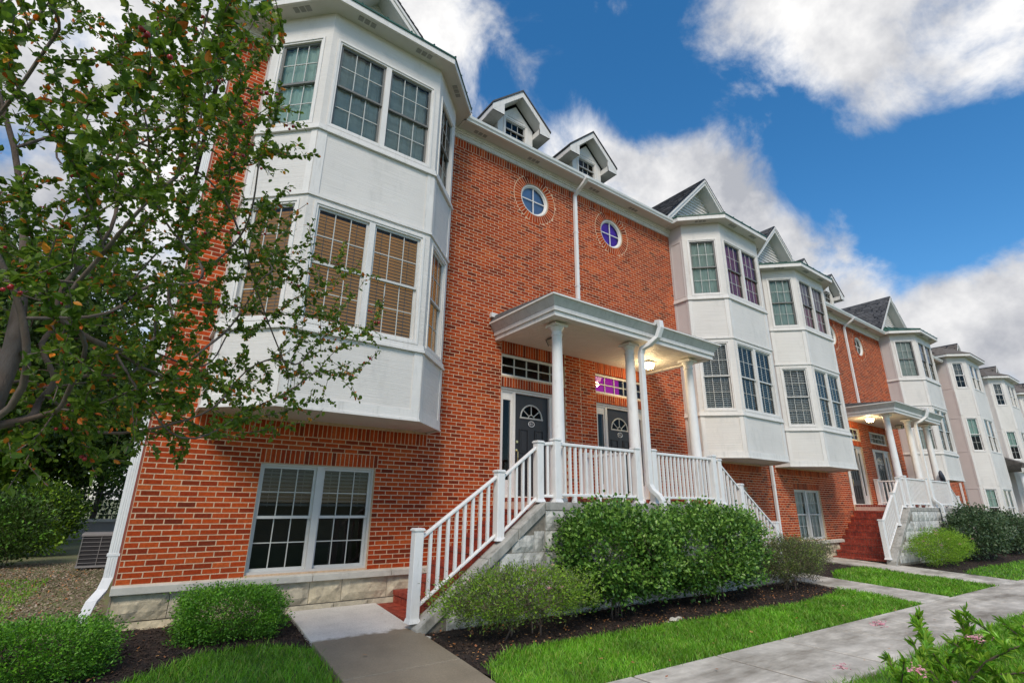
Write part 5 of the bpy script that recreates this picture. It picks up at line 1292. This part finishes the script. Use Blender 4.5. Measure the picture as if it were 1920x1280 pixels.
# stand of trees behind the corner
def far_tree(label, x, y, H, r, n, m='leaf_far', size=.16, low=.22):
    z0 = gz(x, y)-.05
    with thing('background_tree', label, 'tree', (x, y, z0), 'trees behind the end wall') as t:
        k = 90; v = rng.normal(size=(k, 3)); v /= np.linalg.norm(v, axis=1, keepdims=True); v *= rng.uniform(.35, 1, (k, 1))
        cz = z0+H*(low+(1-low)/2); tips = np.stack([x+v[:, 0]*r, y+v[:, 1]*r, cz+v[:, 2]*H*(1-low)/2], 1)
        root = [(x, y, z0), (x+.1, y, z0+H*.15), (x+.05, y+.1, z0+H*.3)]
        N, par = grow(root, tips, .6, .03); q = MB(); skeleton_mesh(q, N, par, .025, .28, 2.2, 7); q.build('trunk', 'bark', t)
        c_ = tips[rng.integers(0, k, n//14)]+rng.normal(0, r*.16, (n//14, 3)); P = np.repeat(c_, 14, 0)+rng.normal(0, .28, (len(c_)*14, 3)); D = rng.normal(size=P.shape)+[0, 0, -.2]
        link('crown', leaf_mesh('crown', P, D, rng.uniform(.6, 1.3, len(P))*size, .5, 1.2), m, t, kind='stuff')
far_tree('tall broadleaf tree behind the corner, mostly hidden by the crabapple', -4.2, 20.5, 10.5, 3.6, 26000)
far_tree('younger tree nearest the retaining wall behind the corner', -3.2, 30, 8.0, 3.0, 16000, 'leaf_lime', .17)
far_tree('broad tree behind the leaf litter beyond the corner', -9.0, 21, 10, 4.2, 22000)
far_tree('leafy tree rising directly behind the retaining wall', -1.2, 30.5, 10.5, 3.6, 26000, 'leaf_far', .18, .02)
far_tree('bushy tree behind the retaining wall, left of the leafy one', -6.5, 28.5, 8.5, 3.6, 22000, 'leaf_lime', .17, .02)
far_tree('distant round tree beyond the retaining wall', -6.0, 34, 12, 5.0, 18000, 'leaf_far', .22)

# retaining wall, fence, air conditioner
with thing('retaining_wall', 'low grey concrete retaining wall behind the air conditioner', 'wall', (-1, 26.5, -1.5)) as t:
    q = MB(); q.box(-12, 8, 26.4, 26.7, -1.6, -.86); q.build('wall', 'wall_concrete', t); q = MB(); q.box(-12, 8, 26.34, 26.76, -.86, -.76); q.build('wall_cap', 'limestone', t)
with thing('iron_fence', 'black iron picket fence on top of the retaining wall', 'fence', (-1, 26.55, -.76)) as t:
    me = MB(); me.box(-.012, .012, -.012, .012, 0, 1.1); me = me.mesh('picket')
    for k in range(60):
        o = link('picket', me, 'iron', t); o.location = (-4.4+k*.12, 26.55, -.76)
    q = MB(); q.box(-4.5, 2.8, 26.53, 26.57, .2, .23); q.build('fence_rail', 'iron', t); q = MB(); q.box(-4.5, 2.8, 26.53, 26.57, -.62, -.59); q.build('fence_rail', 'iron', t)
with thing('air_conditioner', 'dark louvred air conditioner unit standing by the end wall', 'air conditioner', (-.35, 15.6, -1.5)) as t:
    a, b, y0, y1, zb, zt_ = -.66, .02, 15.2, 15.95, -1.40, -.80
    q = MB(); q.box(a+.02, b-.02, y0+.02, y1-.02, zb, zt_); q.build('coil', 'ac_dark', t)
    for k in range(7): q = MB(); z = zb+.05+k*.085; q.box(a+.005, b-.005, y0+.004, y0+.015, z, z+.010); q.build('louvre', 'ac_grey', t)
    for x_ in (a, (a+b)/2-.006, b-.012): q = MB(); q.box(x_, x_+.012, y0, y0+.02, zb, zt_); q.build('corner_post', 'ac_grey', t)
    q = MB(); q.box(a-.02, b+.02, y0-.02, y1+.02, zt_, zt_+.06); q.build('lid', 'ac_grey', t, bevel=.01); q = MB(); q.box(a-.01, b+.01, y0-.01, y1+.01, zb-.04, zb); q.build('base_pan', 'ac_grey', t)
    for x_ in (a+.15, b-.12): q = MB(); q.lathe(x_, y0+.2, [(.06, -1.56), (.06, zb-.04)], 12); q.build('foot', 'vinyl_grey', t)
# pale stones in the bed
for x_, y_, s_ in ((6.72, 5.24, .075), (6.9, 5.28, .055), (6.55, 5.22, .04), (3.16, 6.02, .05)):
    z = gz(x_, y_); q = MB(); n = 9
    prof = [(s_*.75, z-.02), (s_, z+s_*.22), (s_*.8, z+s_*.5), (s_*.35, z+s_*.66)]; q.lathe(x_, y_, prof, n)
    q.v = [(v[0]+random.uniform(-.2, .2)*s_, v[1]+random.uniform(-.2, .2)*s_, v[2]+random.uniform(-.08, .08)*s_) for v in q.v]
    tag(q.build('garden_stone', 'limestone'), {6.72: 'largest pale stone at the edge of the porch bed', 6.9: 'medium pale stone beside the largest one in the porch bed', 6.55: 'smallest pale stone at the edge of the porch bed', 3.16: 'pale stone at the foot of the near steps'}[x_], 'stone')

# ------------------------------------------------------------------ the crabapple
CROWN = [((-.75, 3.3, 2.5), (1.10, 1.4, 2.4), 800), ((.55, 4.1, 1.30), (1.05, .9, .95), 620), ((-.55, 3.2, .70), (.9, 1.0, .70), 420),
         ((-.28, 2.1, 1.75), (.50, .7, .95), 240), ((-.05, 3.6, 2.1), (.85, .9, 1.0), 420), ((-.1, 3.6, .55), (.65, .8, .42), 240), ((-1.9, 3.4, 2.2), (1.0, 1.2, 1.9), 240)]
with thing('crabapple_tree', 'crabapple tree with red berries and turning orange leaves before the end house', 'tree', (-.95, 3.2, gz(-.95, 3.2))) as t:
    tips = []
    for c_, r_, n in CROWN:
        v = rng.normal(size=(n, 3)); v /= np.linalg.norm(v, axis=1, keepdims=True); v *= rng.uniform(.15, 1, (n, 1))**.5
        tips.append(np.array(c_)+v*np.array(r_))
    tips = np.concatenate(tips); tips = tips[(np.linalg.norm(tips, axis=1) > .95) & (tips[:, 2] > -.12)]
    root = [(-.98, 3.2, -1.72), (-.90, 3.2, -1.1), (-.76, 3.21, -.5), (-.60, 3.24, .0), (-.50, 3.28, .35), (-.46, 3.32, .6), (-.62, 3.4, 1.05), (-.78, 3.45, 1.5), (-.80, 3.5, 2.1)]
    # main limbs first, so that twigs gather on them
    limbs = np.array([(.1, 3.6, .62), (.9, 4.2, .9), (.5, 4.0, 1.5), (.1, 3.5, 2.1), (-.2, 2.4, 1.7), (-1.3, 3.2, 1.9), (-.5, 3.6, 3.4), (-1.1, 3.0, 3.2), (-1.0, 2.8, .6), (1.3, 4.5, 1.1), (0, 3.1, .3)])
    N, par = grow(root, limbs, .14, .03)
    N = [tuple(p) for p in N]
    # continue from that skeleton
    arr = [np.array(p) for p in N]; base = arr[4]
    for tp in sorted(tips, key=lambda q: np.linalg.norm(q-base)):
        A_ = np.array(arr); d = np.linalg.norm(A_-tp, axis=1); cost = d+.10*np.linalg.norm(A_-base, axis=1); cost[:4] += 9; i = int(np.argmin(cost)); L = d[i]; n = max(1, int(L/.09)); prev = i; sag = rng.normal(0, .05, 3)
        for k in range(1, n+1):
            f = k/n; arr.append(A_[i]+(tp-A_[i])*f+np.array([0, 0, .12*L])*math.sin(math.pi*f)*.5+sag*math.sin(math.pi*f)*L*2+(rng.normal(0, .010, 3) if k < n else 0)); par.append(prev); prev = len(arr)-1
    N = smooth_nodes(np.array(arr), par, 4); q = MB(); rad = skeleton_mesh(q, N, par, .0020, .052, 2.5, 8, 6); q.build('trunk', 'bark', t, smooth=True)
    # leaves along the thin shoots
    thin = np.where((rad < .0055) & (np.array(par) >= 0))[0]
    pr_ = np.array(par)[thin]; seg = N[thin]-N[pr_]; seg /= np.linalg.norm(seg, axis=1, keepdims=True)+1e-9
    NL = 56000; pick = rng.integers(0, len(thin), NL); P = N[pr_[pick]]+(N[thin[pick]]-N[pr_[pick]])*rng.random((NL, 1))
    D = seg[pick]*.7+rng.normal(0, .75, (NL, 3))+[0, 0, -.25]; sz = rng.uniform(.018, .047, NL)
    P = P+rng.normal(0, .008, (NL, 3))
    dist = np.linalg.norm(P, axis=1); fd = P@np.array(fwd); ok = (dist > .8) & (rng.random(NL) < np.clip(1.0-.55*(P[:, 0]-.3), .42, 1)); P, D, sz, dist, fd = P[ok], D[ok], sz[ok], dist[ok], fd[ok]
    orange = rng.random(len(P)) < .085
    key = np.where(fd > .25, sz/dist, 0); order = np.argsort(-key); near = np.zeros(len(P), bool); near[order[:300]] = True
    crown = link('crown', leaf_mesh('crown', P[~near & ~orange], D[~near & ~orange], sz[~near & ~orange], .5, 1.15), 'leaf_crab', t, kind='stuff')
    link('turning_leaves', leaf_mesh('turning_leaves', P[~near & orange], D[~near & orange], sz[~near & orange]*.9, .5, 1.1), 'leaf_orange', t, kind='stuff')
    # nearest leaves one by one: toothed outline, folded along the midrib
    def toothed():
        q = MB(); n = 9; Lp, Rp, Mp = [], [], []
        for k in range(n+1):
            f = k/n; w_ = .31*math.sin(math.pi*min(1, f**.72))**.8*(1+.10*(k % 2)) if 0 < k < n else 0
            z = -.16*f*f; Mp.append((f, 0, z)); Lp.append((f+.02*(k % 2), w_, z+.10*w_+.02*(k % 3))); Rp.append((f+.02*(k % 2), -w_, z+.10*w_))
        q.v = Mp+Lp+Rp
        for k in range(n):
            q.f.append((k, k+1, n+1+k+1, n+1+k)); q.f.append((k+1, k, 2*(n+1)+k, 2*(n+1)+k+1))
        return q.mesh('leaf')
    me_g = toothed(); me_g.materials.append(MATS['leaf_crab']); me_o = toothed(); me_o.materials.append(MATS['leaf_orange'])
    Bn = basis(D[near], .5)
    for p_, b_, s_, o_ in zip(P[near], Bn, sz[near], orange[near]):
        ob = link('leaf', me_o if o_ else me_g, None, crown)
        m4 = Matrix.Identity(4)
        for a in range(3):
            for k in range(3): m4[a][k] = float(b_[k][a]*s_)
            m4[a][3] = float(p_[a])
        ob.matrix_local = m4
    # berries in small bunches on stalks
    bm_ = MB(); bm_.lathe(0, 0, [(.001, -.0100), (.006, -.0086), (.0100, -.0026), (.0104, .0026), (.0073, .008), (.0026, .0096)], 10); bm_ = bm_.mesh('berry'); bm_.materials.append(MATS['berry'])
    bm_.polygons.foreach_set('use_smooth', [True]*len(bm_.polygons))
    st = MB(); nb = 0
    for i in rng.permutation(thin)[:150]:
        for _ in range(rng.integers(1, 4)):
            a = N[i]; b = a+np.array([rng.normal(0, .018), rng.normal(0, .018), -rng.uniform(.02, .04)])
            if np.linalg.norm(b) < .9: continue
            st.tube([tuple(a), tuple(b)], [.0011, .0009], 3, cap=False); o = link('berry', bm_, None, crown); o.location = b; k = rng.uniform(.65, 1.1); o.scale = (k, k, k)
    st.build('berry_stalks', 'twig', t, kind='stuff')

# ------------------------------------------------------------------ lift everything to the ground datum
for o in list(COL.objects):
    if o.parent is None and o is not cam and o is not sun: o.location.z += ZO
